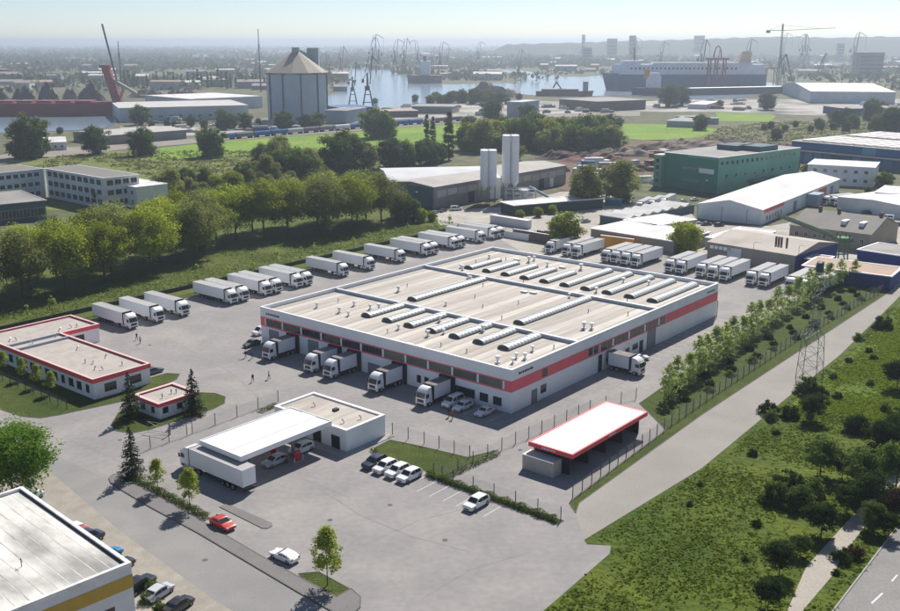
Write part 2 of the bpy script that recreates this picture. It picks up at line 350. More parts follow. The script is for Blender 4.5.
sheet('water', [(322,110),(327,96),(345,91),(341,83),(345,75),(352,67),(372,66),(388,70),(402,75),(418,81),(440,84.5),(470,84),(500,83),(517,83.6),(521,80),(515,74),(487,69),(487,67),(521,70.5),(560,76.5),(585,77),(600,75.5),(640,76),(700,78),(745,80),(780,84),(770,96),(700,100),(640,97),(600,96),(560,97.5),(517,94),(470,92),(440,104),(380,108)], .12, WATER)
sheet('water', [(-60,135),(-60,117),(0,117),(60,115.5),(105,113),(117,116),(116,125),(100,129),(60,131),(0,133)], .12, WATER)
# ================================================================ vehicles (local +x is forward, origin at ground under the front bumper)
CABW = paint('cab_white', (.86,.87,.88))
TRAILER = mat('trailer_side', (.84,.85,.87), .5, .03, .4, .03, 4.0, rnd=.03)
TROOF = mat('trailer_roof', (.39,.38,.37), .75, .08, .8, .05, rnd=.06)
CHASSIS = mat('chassis', (.035,.035,.038), .7, .1)
RIM = mat('wheel_rim', (.55,.56,.58), .4, .05, metal=.4)
LAMP = mat('headlight_glass', (.75,.77,.80), .15, .02, spec=.7)
TAIL = mat('tail_light', (.45,.02,.02), .3, .02)
VGLASS = glassy('vehicle_glass', (.012,.015,.02), .18)
GRILLE = mat('grille', (.05,.05,.055), .5, .05)
def wheel_mesh(r, w, name):
    m = MB(); n = 14
    pts = lambda rad, y: [(rad*math.cos(2*math.pi*i/n), y, rad*math.sin(2*math.pi*i/n)) for i in range(n)]
    m.loft([pts(r*.60,-w/2), pts(r*.93,-w/2), pts(r,-w*.32), pts(r,w*.32), pts(r*.93,w/2), pts(r*.60,w/2)], 0, cap=False)
    for y, s_ in ((-w/2+.03, 1), (w/2-.03, -1)):
        k = len(m.v); m.v += pts(r*.62, y); m.face(tuple(k+i for i in (range(n) if s_ > 0 else reversed(range(n)))), 1)
        k = len(m.v); m.v += pts(r*.22, y - s_*.05); m.face(tuple(k+i for i in (range(n) if s_ > 0 else reversed(range(n)))), 0)
    return m.mesh(name, [BLACK, RIM], smooth=True)
TWHEEL = wheel_mesh(.5, .42, 'truck_wheel'); CWHEEL = wheel_mesh(.33, .22, 'car_wheel')
def cab(t, x0=0.0):
    """white high-roof tractor cab, front face at x = x0"""
    y = 1.22
    prof = [(x0-.02,.42),(x0,1.15),(x0-.06,1.75),(x0-.32,2.85),(x0-.62,3.30),(x0-1.25,3.72),(x0-1.75,3.80),(x0-2.05,3.78),(x0-2.15,1.05),(x0-2.15,.60)]
    m = MB(); m.loft([[(p[0], s_*y*(1 if p[1] < 2.6 else 1-(p[1]-2.6)*.09), p[1]) for p in (prof if 1 else 0)] for s_ in (1,-1)])
    c = part('cab', m, CABW, t, smooth=True, bevel=.07)
    w = MB(); w.hexa([(x0-.04,-1.06,1.86),(x0+.0,0,1.86),(x0-.04,1.06,1.86),(x0-.10,0,1.86),(x0-.27,-1.03,2.72),(x0-.24,0,2.72),(x0-.27,1.03,2.72),(x0-.35,0,2.72)])
    w.v = [(v[0]+.035, v[1], v[2]) for v in w.v]
    part('windscreen', w, VGLASS, c)
    part('sun_visor', MB().box(x0-.34,x0-.04,-1.08,1.08,2.80,2.90), DARK, c)
    part('grille', MB().box(x0-.08,x0+.025,-.80,.80,.98,1.55).box(x0-.08,x0+.03,-.95,.95,.45,.72), GRILLE, c)
    for s_ in (-1, 1):
        part('headlight', MB().box(x0-.12,x0+.03,s_*1.0-.18,s_*1.0+.18,.76,.94), LAMP, c)
        part('side_window', MB().hexa([(x0-1.15,s_*1.18,1.90),(x0-.28,s_*1.18,1.90),(x0-.28,s_*1.235,1.90),(x0-1.15,s_*1.235,1.90),(x0-1.15,s_*1.16,2.62),(x0-.46,s_*1.16,2.62),(x0-.46,s_*1.225,2.62),(x0-1.15,s_*1.225,2.62)]), VGLASS, c)
        part('mirror', MB().box(x0-.30,x0-.12,s_*1.42-.10,s_*1.42+.10,1.95,2.65).box(x0-.25,x0-.19,min(s_*1.2,s_*1.35),max(s_*1.2,s_*1.35),2.5,2.56), DARK, c)
        part('step', MB().box(x0-1.0,x0-.45,s_*1.2-.04,s_*1.2+.04,.45,.95), GRILLE, c)
    return c
def wheels(t, xs, y=1.03, r=.5, me=None):
    for x in xs:
        for s_ in (-1, 1): link('wheel', me or TWHEEL, t, (x, s_*y, r))
def make_artic(name):
    t = thing(name, name, 'truck')
    cab(t)
    ch = part('chassis', MB().box(-6.0,-.6,-.45,.45,.55,.95).box(-15.9,-5.2,-.5,.5,.85,1.15), CHASSIS, t)
    for s_ in (-1, 1):
        part('fuel_tank', MB().box(-3.6,-2.4,s_*.85-.28,s_*.85+.28,.45,1.0), RIM, t, bevel=.06)
        part('side_skirt', MB().box(-11.2,-6.6,s_*1.22-.02,s_*1.22+.02,.55,1.05), CHASSIS, t)
        part('tail_light', MB().box(-16.22,-16.14,s_*1.05-.12,s_*1.05+.12,.95,1.1), TAIL, t)
    for s_ in (-1, 1): part('air_deflector', MB().box(-2.45,-2.17,s_*1.14-.02,s_*1.14+.02,1.2,3.6), CABW, t)
    b = part('trailer_box', MB().prism([(-16.1,-1.27),(-2.72,-1.27),(-2.72,1.27),(-16.1,1.27)], 1.16, 4.0, 0, 1), [TRAILER, TROOF], t, bevel=.02)
    part('front_frame', MB().box(-2.74,-2.56,-1.29,1.29,1.1,4.02), DARK, b)
    part('roof_rail', MB().box(-16.12,-2.74,-1.30,-1.24,3.93,4.03).box(-16.12,-2.74,1.24,1.30,3.93,4.03), TRAILER, b)
    part('rear_door', MB().box(-16.14,-16.10,-1.2,-.02,1.25,3.9).box(-16.14,-16.10,.02,1.2,1.25,3.9), TRAILER, b)
    part('rear_bumper', MB().box(-16.2,-16.0,-1.2,1.2,.5,.68), CHASSIS, t)
    wheels(t, (-1.35,-4.95)); wheels(t, (-10.9,-12.2,-13.5))
    return t
def make_rigid(name):
    """cab with a short swap body, the piece that stands out of the dock"""
    t = thing(name, name, 'truck')
    cab(t)
    part('chassis', MB().box(-7.6,-.6,-.5,.5,.55,1.05), CHASSIS, t)
    b = part('cargo_box', MB().prism([(-7.7,-1.27),(-2.45,-1.27),(-2.45,1.27),(-7.7,1.27)], 1.12, 3.95, 0, 1), [TRAILER, mat('cargo_roof', (.22,.20,.19), .8, .15, .8, rnd=.15)], t, bevel=.02)
    part('box_frame', MB().box(-2.58,-2.38,-1.30,1.30,1.05,3.98).box(-7.72,-7.5,-1.30,1.30,1.05,4.0).box(-7.72,-2.4,-1.30,1.30,1.0,1.16), DARK, b)
    for s_ in (-1, 1): part('side_skirt', MB().box(-5.0,-2.5,s_*1.2-.03,s_*1.2+.03,.5,1.0), CHASSIS, t)
    wheels(t, (-1.35,-5.4,-6.7))
    return t
# ---- cars
def make_car(name, kind, colour, cat='car'):
    t = thing(name, name, cat)
    L_, Wd, H_ = {'sedan': (4.6,.90,1.45), 'coupe': (4.4,.90,1.34), 'suv': (4.7,.94,1.70), 'estate': (4.65,.91,1.55), 'hatch': (4.1,.87,1.50), 'van': (5.1,.97,1.98)}[kind]
    # stations along the length: (x from front, belt height, hood/deck top)
    if kind == 'van':     top = [(0,.75),(.12,.95),(.9,1.12),(1.75,H_-.1),(2.2,H_),(4.7,H_-.02),(5.0,H_-.12),(5.1,1.0)]
    elif kind == 'suv':   top = [(0,.78),(.12,.93),(1.15,1.06),(1.95,H_-.06),(2.5,H_),(3.9,H_-.05),(4.4,H_-.28),(4.7,.95)]
    elif kind == 'estate':top = [(0,.66),(.15,.78),(1.2,.95),(2.0,H_-.06),(2.6,H_),(3.8,H_-.06),(4.3,H_-.22),(4.65,.85)]
    elif kind == 'hatch': top = [(0,.66),(.12,.78),(.95,.95),(1.65,H_-.06),(2.2,H_),(3.3,H_-.06),(3.8,1.15),(4.1,.85)]
    elif kind == 'coupe': top = [(0,.60),(.15,.72),(1.35,.90),(2.15,H_-.05),(2.6,H_),(3.1,H_-.08),(4.0,.98),(4.4,.75)]
    else:                 top = [(0,.62),(.15,.74),(1.3,.93),(2.1,H_-.05),(2.6,H_),(3.2,H_-.05),(3.95,1.02),(4.6,.80)]
    belt = {'van':1.15,'suv':1.05}.get(kind, .92)
    zt = lambda x: np.interp(x, [a for a, _ in top], [b for _, b in top])
    xs = sorted(set([a for a, _ in top] + [L_*k/14 for k in range(15)]))
    rings = []
    for x in xs:
        e = min(x, L_-x); w = Wd*(1 - .16*max(0, 1-e/.55)**2); zz = float(zt(x)); zb = .24 if .25 < x < L_-.25 else .34
        b_ = min(belt, zz - .04); wt = w - max(0, zz-belt)*.24 - .05
        half = [(w*.94, zb), (w, .55), (w*.985, b_), (wt, zz-.03), (wt*.72, zz)]
        rings.append([(-x, a, z) for a, z in half] + [(-x, -a, z) for a, z in reversed(half)])
    m = MB(); m.loft(rings)
    body = part('body', m, colour, t, smooth=True)
    # glass: windscreen, rear window, side windows laid 12 mm proud of the shell
    def slope_pane(xa, xb, nm):
        za, zb2 = float(zt(xa)), float(zt(xb)); wa = Wd-.14-max(0,za-belt)*.22; wb = Wd-.14-max(0,zb2-belt)*.22
        n_ = Vector((zb2-za, 0, (xb-xa))).normalized()*.014; n_ = n_ if n_.z > 0 else -n_
        q = [Vector((-xa,-wa,za)), Vector((-xa,wa,za)), Vector((-xb,wb,zb2)), Vector((-xb,-wb,zb2))]
        mm = MB(); mm.hexa([p_+n_*-1.2 for p_ in q] + [p_+n_*1.6 for p_ in q]); part(nm, mm, VGLASS, body)
    x0, x1 = top[2][0], top[3][0]
    slope_pane(x0+.10, x1-.05, 'windscreen')
    r0, r1 = top[5][0], top[6][0]
    if kind == 'van': slope_pane(4.98, 5.04, 'rear_window')
    elif kind in ('suv','estate'): slope_pane(r0+.30, r1+.12, 'rear_window')
    else: slope_pane(r0+.08, r1-.06, 'rear_window')
    xe = r1-.15 if kind in ('sedan','coupe','hatch') else (r0+.25 if kind != 'van' else 2.6)
    for s_ in (-1, 1):
        segs = [(x0+.55, (x0+xe)/2+.1), ((x0+xe)/2+.2, xe-.12)] if kind != 'van' else [(x0+.55, 2.5), (2.7, 4.6)]
        for xa, xb in segs:
            def p_(x, f):
                zz = float(zt(x)); zlo = belt+.04; zhi = max(zlo+.05, min(zz-.10, H_-.13)); z = zlo+(zhi-zlo)*f
                wt = Wd - max(0, zz-belt)*.24 - .05; fr = min(1, (z-belt)/max(.05, (zz-.03-belt)))
                y = Wd*.985 + (wt-Wd*.985)*fr
                return Vector((-x, s_*(y+.012), z))
            q = [p_(xa,0), p_(xb,0), p_(xb,1), p_(xa,1)]; n_ = Vector((0, s_*.02, 0))
            mm = MB(); mm.hexa([a-n_ for a in q] + [a+n_*.3 for a in q]); part('side_window', mm, VGLASS, body)
        part('headlight', MB().box(-.20,-.02,s_*(Wd*.68)-.16,s_*(Wd*.68)+.16,.60,.73), LAMP, body)
        part('tail_light', MB().box(-L_+.01,-L_+.14,s_*(Wd*.72)-.12,s_*(Wd*.72)+.12,.72,.90), TAIL, body)
        part('mirror', MB().box(-x0-.62,-x0-.45,s_*(Wd+.10)-.09,s_*(Wd+.10)+.09,belt,belt+.14), colour, body)
    part('grille', MB().box(-.10,.012,-.42,.42,.42,.58), GRILLE, body)
    part('underbody', MB().box(-L_+.35,-.35,-Wd*.82,Wd*.82,.20,.42), BLACK, t)
    rr = .33 if kind != 'suv' else .36
    for x in (.85, L_-.85):
        for s_ in (-1, 1): link('wheel', CWHEEL, t, (-x, s_*(Wd-.10), rr), scale=rr/.33)
    t['len'] = L_; del t['len']
    return t
def car_paint(n, c): return paint('car_' + n, c, .3, .6)
cwhite, csilver, cred, cblack, cblue, cnavy, cgrey = [car_paint(n, c) for n, c in (('white',(.80,.80,.80)),('silver',(.50,.52,.54)),('red',(.55,.035,.025)),('black',(.018,.018,.02)),('blue',(.03,.22,.45)),('navy',(.015,.025,.06)),('grey',(.09,.095,.105)))]
# ---------------------------------------------------------------- people (one continuous skinned body each)
def person_mesh(name, stride, arm, shirt, trousers, hair):
    me = bpy.data.meshes.new(name+'_base')
    J = {'pel':(0,0,.95),'waist':(0,0,1.10),'chest':(.02,0,1.36),'neck':(.02,0,1.52),'head':(.04,0,1.64),'crown':(.04,0,1.76)}
    E_ = [('pel','waist'),('waist','chest'),('chest','neck'),('neck','head'),('head','crown')]
    Rr = {'pel':.15,'waist':.135,'chest':.165,'neck':.055,'head':.095,'crown':.065}
    for s_, n in ((1,'l'),(-1,'r')):
        f = s_*stride
        J['hip'+n] = (.0,s_*.10,.88); J['knee'+n] = (f*.5+.03,s_*.11,.50); J['ank'+n] = (f-.02 if f < 0 else f,s_*.11,.09); J['toe'+n] = (f+.17,s_*.13,.045)
        J['sh'+n] = (.0,s_*.20,1.42); J['el'+n] = (-f*.35-.02,s_*.26,1.14); J['wr'+n] = (-f*.55+arm,s_*.24,.90+arm*.6); J['hand'+n] = (-f*.62+arm*1.3,s_*.23,.80+arm*.7)
        J['thumb'+n] = (-f*.60+arm*1.2+.06,s_*.20,.84+arm*.7)
        E_ += [('pel','hip'+n),('hip'+n,'knee'+n),('knee'+n,'ank'+n),('ank'+n,'toe'+n),('chest','sh'+n),('sh'+n,'el'+n),('el'+n,'wr'+n),('wr'+n,'hand'+n),('wr'+n,'thumb'+n)]
        Rr.update({'hip'+n:.105,'knee'+n:.07,'ank'+n:.05,'toe'+n:.04,'sh'+n:.08,'el'+n:.05,'wr'+n:.036,'hand'+n:.032,'thumb'+n:.015})
    names = list(J); me.from_pydata([J[k] for k in names], [(names.index(a), names.index(b)) for a, b in E_], [])
    o = bpy.data.objects.new(name+'_base', me); COL.objects.link(o)
    sk = o.modifiers.new('s', 'SKIN'); sk.use_smooth_shade = True
    for i, k in enumerate(names):
        d = me.skin_vertices[0].data[i]; d.radius = (Rr[k],)*2; d.use_root = (k == 'pel')
    su = o.modifiers.new('u', 'SUBSURF'); su.levels = 1; su.render_levels = 1
    dg = bpy.context.evaluated_depsgraph_get(); out = bpy.data.meshes.new_from_object(o.evaluated_get(dg)); out.name = name
    bpy.data.objects.remove(o)
    out.materials.clear()
    for mm in (shirt, trousers, mat('skin', (.50,.32,.24), .6, .05), mat('hair_brown', (.05,.035,.025), .8, .1), mat('shoe', (.02,.02,.02), .7, .1)): out.materials.append(mm)
    for p_ in out.polygons:
        c = p_.center; z = c.z
        p_.material_index = 4 if z < .10 else 1 if z < .98 and abs(c.y) < .19 else 2 if z < .95 else 0 if z < 1.50 else (3 if (z > 1.70 or c.x < -.01) else 2)
        p_.use_smooth = True
    return out
# ================================================================ plants
rng = np.random.default_rng(11)
def leaves_mesh(name, C, Nrm, size, m_, aspect=.75):
    """one quad per leaf cluster: centres C, facing Nrm, edge length size"""
    n = len(C); up = rng.normal(size=(n,3)); a = np.cross(Nrm, up); a /= np.linalg.norm(a, axis=1)[:,None] + 1e-9
    b = np.cross(Nrm, a); s_ = (size*(.6+.8*rng.random(n)))[:,None]*.5
    a = a*s_; b = b*s_*aspect
    bend = Nrm*s_*.25
    V = np.stack([C-a-b*.4-bend, C-b, C+a-b*.3-bend, C+a*.2+b], 1).reshape(-1,3)
    me = bpy.data.meshes.new(name); me.vertices.add(n*4); me.vertices.foreach_set('co', V.ravel().astype(np.float32))
    me.loops.add(n*4); me.loops.foreach_set('vertex_index', np.arange(n*4, dtype=np.int32))
    me.polygons.add(n); me.polygons.foreach_set('loop_start', np.arange(0, n*4, 4, dtype=np.int32))
    me.update(calc_edges=True); me.materials.append(m_); me.validate(); return me
def unit(x): return x/(np.linalg.norm(x, axis=1)[:,None]+1e-9)
def crown(h0, h1, r, clumps, per, shape='round', cr=.30):
    """clump centres inside an uneven crown between heights h0 and h1"""
    C, N_ = [], []
    hc = (h0+h1)/2; hh = (h1-h0)/2
    k = 0
    ph = rng.random(3)*6.28
    while k < clumps:
        d = unit(rng.normal(size=(1,3)))[0]; rad = rng.random()**.38
        if shape == 'round':
            lump = 1+.22*math.sin(3*math.atan2(d[1],d[0])+ph[0])+.16*math.sin(5*d[2]+ph[1])+.10*math.sin(7*math.atan2(d[1],d[0])+4*d[2]+ph[2])
            if d[2] < -.75 and h0 > 0: continue
            w = r*lump*(1.0 if d[2] > -.2 else .85)
            c = np.array([d[0]*w*rad, d[1]*w*rad, hc+d[2]*hh*rad]); clr = r*cr*(.65+.7*rng.random())
        elif shape == 'poplar':
            t = rng.random(); w = r*math.sin(math.pi*min(1, .12+t*.86))**.6*(1-.35*t); an = rng.random()*6.28; q = rng.random()**.5
            c = np.array([math.cos(an)*w*q, math.sin(an)*w*q, h0+(h1-h0)*t]); clr = r*.45
        elif shape == 'young':
            t = rng.random()**.8; w = r*(1-t)**.55*(.45+.55*min(1,t*4)); an = rng.random()*6.28; q = rng.random()**.5
            c = np.array([math.cos(an)*w*q, math.sin(an)*w*q, h0+(h1-h0)*t]); clr = r*.26*(.6+.8*rng.random())
        else:  # shrub dome
            lump = 1+.25*math.sin(3*math.atan2(d[1],d[0])+ph[0])
            c = np.array([d[0]*r*rad*lump, d[1]*r*rad*lump, h0+abs(d[2])*(h1-h0)*rad]); clr = r*.30*(.6+.8*rng.random())
        p_ = unit(rng.normal(size=(per,3)))*(rng.random((per,1))**.45)*clr*np.array([1,1,.75])
        C.append(c+p_); o_ = unit(p_*.8+np.array([0,0,clr*.75])+.45*clr*rng.normal(size=(per,3))+(c-np.array([0,0,hc]))*.08); N_.append(o_)
        k += 1
    return np.concatenate(C), np.concatenate(N_)
def trunk(h, r0, ch0, ch1, cr, limbs, lean=.0):
    m = MB(); p = Vector((0,0,-.15)); pts = [p]
    for i in range(1, 5): pts.append(Vector((lean*i+random.uniform(-.12,.12)*r0*2, random.uniform(-.12,.12)*r0*2, h*i/4)))
    for i in range(4): m.tube(pts[i], pts[i+1], r0*(1-i*.2), r0*(1-(i+1)*.2), 7, cap=(i == 3))
    for i in range(limbs):
        an = i*2.4+random.random(); z0 = ch0+(h-ch0)*random.uniform(0,.8); z1 = min(ch1-.3, z0+(ch1-ch0)*random.uniform(.2,.45)); rr = cr*random.uniform(.45,.8)
        a = Vector((0,0,z0)); b = Vector((math.cos(an)*rr*.5, math.sin(an)*rr*.5, (z0+z1)/2)); c = Vector((math.cos(an)*rr, math.sin(an)*rr, z1))
        m.tube(a, b, r0*.38, r0*.25, 5); m.tube(b, c, r0*.25, r0*.08, 5)
    return m
LF = {'bright': leafmat('leaf_bright', (.270,.335,.030), (.400,.445,.060), .58, .2),
      'olive': leafmat('leaf_olive', (.220,.255,.065), (.320,.345,.105), .55, .2),
      'dark': leafmat('leaf_dark', (.100,.155,.036), (.175,.230,.055), .54, .25),
      'deep': leafmat('leaf_deep', (.030,.054,.016), (.054,.084,.022), .35, .25),
      'spruce': leafmat('needle', (.030,.052,.024), (.052,.080,.034), .3, .2),
      'young': leafmat('leaf_young', (.34,.43,.10), (.46,.54,.17), .58, .15),
      'lime': leafmat('leaf_fresh', (.11,.22,.025), (.19,.31,.045), .5, .1),
      'young2': leafmat('leaf_lime', (.30,.37,.06), (.42,.48,.09), .58, .1),
      'blue': leafmat('leaf_far', (.080,.120,.050), (.135,.175,.068), .5, .25),
      'rust': leafmat('leaf_rust', (.075,.045,.030), (.10,.060,.035), .3, .2)}
def tree_proto(name, kind, leaf, h, r, h0, clumps, per, size, limbs=7, cat='tree', tr=None):
    out = []
    C, N_ = crown(h0, h, r, clumps, per, kind)
    cm = leaves_mesh(name+'_crown', C, N_, size, LF[leaf])
    tm = trunk(h*.80 if kind != 'shrub' else h*.5, tr or h*.018, h0, h, r, limbs).mesh(name+'_trunk', BARK, smooth=True)
    return (name, cm, tm, cat)
def plant(proto, loc, label, s=1.0, rz=None, group=None, sz=None):
    name, cm, tm, cat = proto
    t = thing(name, label, cat, loc, random.uniform(0,6.28) if rz is None else rz, group)
    t.scale = (s, s, s*(sz or 1))
    link('trunk', tm, t); link('crown', cm, t)
    return t
BIG = [tree_proto('broadleaf_tree', 'round', l, 18, 7.0, 2.6, 210, 70, .46) for l in ('bright','olive','bright','olive','dark','bright')]
MID = [tree_proto('broadleaf_tree', 'round', l, 10, 4.9, -.6, 130, 80, .52) for l in ('dark','blue','olive','bright','dark','olive')]
POP = tree_proto('poplar_tree', 'poplar', 'dark', 22, 2.6, 1.5, 90, 60, .6)
YOUNG = [tree_proto('young_tree', 'young', 'young', 6.4, 2.1, 1.0, 70, 22, .28, 6, tr=.06) for _ in range(3)]
YOUNGN = [tree_proto('young_tree', 'young', 'young2', 6.5, 2.1, 2.0, 80, 42, .23, 7, tr=.07) for _ in range(3)]
SAP = [tree_proto('sapling', 'young', 'young', 4.0, 1.1, .8, 22, 20, .28, 3, tr=.04) for _ in range(2)]
SHRUB = [tree_proto('shrub', 'shrub', l, 3.0, 2.1, .1, 50, 70, .30, 4, 'shrub', tr=.08) for l in ('deep','dark','deep','rust')]
BTREE = [tree_proto('broadleaf_tree', 'round', l, 7.5, 3.4, 1.3, 90, 75, .34, 6) for l in ('deep','dark')]
def spruce_proto():
    C, N_ = [], []; h, rb = 9.2, 2.5
    for i in range(26):
        t = i/26; z = .7+(h-.8)*t; rr = rb*(1-t)**.85+.10
        for j in range(int(12*(1-t)+5)):
            an = rng.random()*6.28; ln = rr*(.75+.35*rng.random()); n = int(7+16*(1-t))
            q = rng.random((n,1))**.7; d = np.array([[math.cos(an), math.sin(an), -.32]])
            p_ = np.array([[0,0,z+.25*rng.random()]])+d*ln*q+rng.normal(size=(n,3))*np.array([[.10,.10,.06]])*(1.2-t)
            C.append(p_); N_.append(unit(np.array([[math.cos(an)*.5, math.sin(an)*.5, .8]])+.5*rng.normal(size=(n,3))))
    cm = leaves_mesh('spruce_crown', np.concatenate(C), np.concatenate(N_), .24, LF['spruce'])
    tm = MB().tube((0,0,-.1),(0,0,h-.4),.13,.02,7).mesh('spruce_trunk', BARK, smooth=True)
    return ('spruce_tree', cm, tm, 'spruce')
SPRUCE = spruce_proto()
def hedge(name, pts, w, h, label, dens=90, leaf='dark', size=.20):
    """clipped low hedge along a line of yard-grid points"""
    C, N_ = [], []; st = MB()
    for (a, b) in zip(pts[:-1], pts[1:]):
        A, B = W(*a), W(*b); L_ = (B-A).length; n = int(L_*dens*w*h*2)
        t = rng.random((n,1)); d = np.array([(B-A).normalized()[:]]); s_ = np.array([[-d[0][1], d[0][0], 0]])
        f = unit(rng.normal(size=(n,3))); 
        lat = np.clip(f[:,1:2]*1.4, -1, 1)*w/2*(.75+.25*rng.random((n,1))); ht = h*(.12+.88*np.clip(np.abs(f[:,2:3])*1.5, 0, 1))*(.8+.2*np.sin(t*L_*2.1)+.1*rng.random((n,1)))
        C.append(np.array([A[:]])+d*t*L_+s_*lat+np.array([[0,0,1]])*ht)
        N_.append(unit(s_*f[:,1:2]+np.array([[0,0,1]])*(np.abs(f[:,2:3])+.4)+.4*rng.normal(size=(n,3))))
        for i in range(int(L_/.8)+1): q = A+(B-A)*min(1,(i*.8)/max(L_,.1)); st.tube(q+Vector((0,0,-.05)), q+Vector((random.uniform(-.1,.1),random.uniform(-.1,.1),h*.8)), .03, .01, 4)
    t = thing(name, label, 'hedge', W(*pts[0]))
    inv = np.array(W(*pts[0])[:])[None]
    link('foliage', leaves_mesh(name, np.concatenate(C)-inv, np.concatenate(N_), size, LF[leaf]), t)
    st.v = [(x-inv[0][0], y-inv[0][1], z) for x, y, z in st.v]; part('stems', st, BARK, t)
    return t
# ================================================================ buildings of the yard
_wc = {}
def win(parent, x, y, rz, z0, z1, w, glass=None, frame=None, bars=0, name='window', proud=.05):
    """window set on a wall; rz is the wall direction with the outside on its right"""
    glass = glass or GLASS; frame = frame or FRAME
    key = (round(z1-z0,2), round(w,2), glass.name, frame.name, bars, proud)
    if key not in _wc:
        h = z1-z0; f = min(.09, w*.12); m = MB(); o = -proud
        m.box(-w/2,w/2,o,.02,0,f).box(-w/2,w/2,o,.02,h-f,h).box(-w/2,-w/2+f,o,.02,f,h-f).box(w/2-f,w/2,o,.02,f,h-f)
        for b in range(bars):
            xx = -w/2+w*(b+1)/(bars+1); m.box(xx-f*.35,xx+f*.35,o*.95,.02,f,h-f)
        _wc[key] = (m.mesh('window_frame', frame), MB().box(-w/2+f*.9,w/2-f*.9,o*.55,.015,f*.9,h-f*.9).mesh('pane', glass))
    o = link(name, _wc[key][0], parent, (x, y, z0), rz); link('pane', _wc[key][1], o)
    return o
def door(parent, x, y, rz, w, h, m_=None, z0=0.0, name='door', bars=4):
    key = ('d', w, h, (m_ or DOORG).name, bars)
    if key not in _wc:
        mm = MB().box(-w/2,w/2,-.04,.02,0,h)
        for i in range(1, bars): mm.box(-w/2,w/2,-.055,-.03,h*i/bars-.02,h*i/bars+.02)
        fr = MB().box(-w/2-.12,-w/2,-.08,.02,0,h+.12).box(w/2,w/2+.12,-.08,.02,0,h+.12).box(-w/2,w/2,-.08,.02,h,h+.12)
        _wc[key] = (mm.mesh('door_leaf', m_ or DOORG), fr.mesh('door_frame', FRAME))
    o = link(name, _wc[key][0], parent, (x, y, z0), rz); link('door_frame', _wc[key][1], o); return o
Q = math.pi/2
# ---- warehouse
LU, LV, HW = 88.0, 71.0, 8.6
wh = thing('warehouse', 'large white flat-roofed warehouse with a red window band and loading docks', 'warehouse', W(0,0), TH)
walls = MB(); t_ = .35
for a in ((0,LU,0,t_),(0,LU,LV-t_,LV),(0,t_,t_,LV-t_),(LU-t_,LU,t_,LV-t_)): walls.box(a[0],a[1],a[2],a[3],-.1,HW-.12)
part('wall', walls, WHITE, wh)
cop = MB()
for a in ((-.06,LU+.06,-.06,t_+.06),(-.06,LU+.06,LV-t_-.06,LV+.06),(-.06,t_+.06,t_+.06,LV-t_-.06),(LU-t_-.06,LU+.06,t_+.06,LV-t_-.06)): cop.box(a[0],a[1],a[2],a[3],HW-.12,HW)
part('parapet_coping', cop, COPING, wh)
rf = part('roof_deck', MB().box(t_,LU-t_,t_,LV-t_,7.2,7.62), ROOFG, wh)
n = 30; sw = (LV-2*t_)/n
strip = [MB().box(0,LU-2*t_,0,sw-.05,0,.05).mesh('roof_strip', ROOFM), MB().box(0,LU-2*t_,0,sw-.05,0,.06).mesh('roof_strip', mat('roof_membrane_pale', (.60,.56,.50), .9, .08, .5, .05, 3.0, stain=.10, sscale=.5, rnd=.08, stretch=(.12,1,1)))]
for i in range(n): link('roof_strip', strip[i % 3 == 1], rf, (t_, t_+i*sw, 7.62))
for u in (23.8, 57.2):
    fwo = part('fire_wall', MB().box(u-.3,u+.3,t_+.01,LV-t_-.01,7.6,8.34), mat('fire_wall_grey', (.50,.53,.57), .6, .05), wh)
    part('coping', MB().box(u-.38,u+.38,t_+.02,LV-t_-.02,8.34,8.42), mat('fire_cap', (.62,.65,.69), .5, .04), fwo)
def skylight(u0, u1, v, wv):
    n_ = max(8, int((u1-u0)/1.15)); m = MB(); rings = []
    for i in range(n_+1):
        rings.append([(u0+(u1-u0)*i/n_, v+wv*math.cos(a), 7.95+wv*.48*math.sin(a)) for a in [math.pi*j/10 for j in range(11)]])
    m.loft(rings, cap=True)
    s_ = part('skylight', m, SKYL, wh, smooth=True)
    k = MB().box(u0-.1,u1+.1,v-wv-.12,v+wv+.12,7.6,7.97); part('skylight_kerb', k, mat('kerb_grey', (.12,.125,.115), .7, .05), s_)
    rb = MB()
    for i in range(n_+1):
        x = u0+(u1-u0)*i/n_; 
        rb.loft([[(x+dx, v+(wv+.04)*math.cos(a), 7.96+(wv+.04)*.50*math.sin(a)) for a in [math.pi*j/10 for j in range(11)]] for dx in (-.07,.07)], cap=True)
    part('skylight_ribs', rb, mat('rib_grey', (.36,.38,.38), .5, .05), s_)
    e = MB(); e.loft([[(u0-.16+dx, v+(wv-.08)*math.cos(a), 7.95+(wv-.08)*.46*math.sin(a)) for a in [math.pi*j/10 for j in range(11)]] for dx in (0,.05)], cap=True)
    part('skylight_end', e, mat('skylight_end', (.06,.065,.06), .5, .05), s_)
for i in range(7): skylight(11.4, 22.9, 48.4-i*6.35, 1.38)
skylight(28.6, 56.0, 50.0, 1.38); skylight(28.2, 56.2, 18.6, 1.38)
for i in range(10): skylight(63.6, 76.8 if i < 5 else 85.2, 60.7-i*6.15, 1.38)
vm = MB(); vm.box(-.32,.32,-.32,.32,0,.25); vm.tube((0,0,.25),(0,0,.65),.20,.20,8); vm.tube((0,0,.65),(0,0,1.25),.22,.50,10); vm.tube((0,0,1.25),(0,0,1.32),.50,.42,10)
ventmesh = vm.mesh('roof_vent', VENT, smooth=True)
pipem = MB().tube((0,0,0),(0,0,.75),.09,.09,6).tube((0,0,.75),(0,0,.9),.16,.05,6).mesh('vent_pipe', mat('pipe_dark', (.10,.09,.08), .7, .1))
hatchm = MB().box(-.8,.8,-.5,.5,0,.32).box(-.86,.86,-.56,.56,.32,.42).mesh('roof_hatch', VENT)
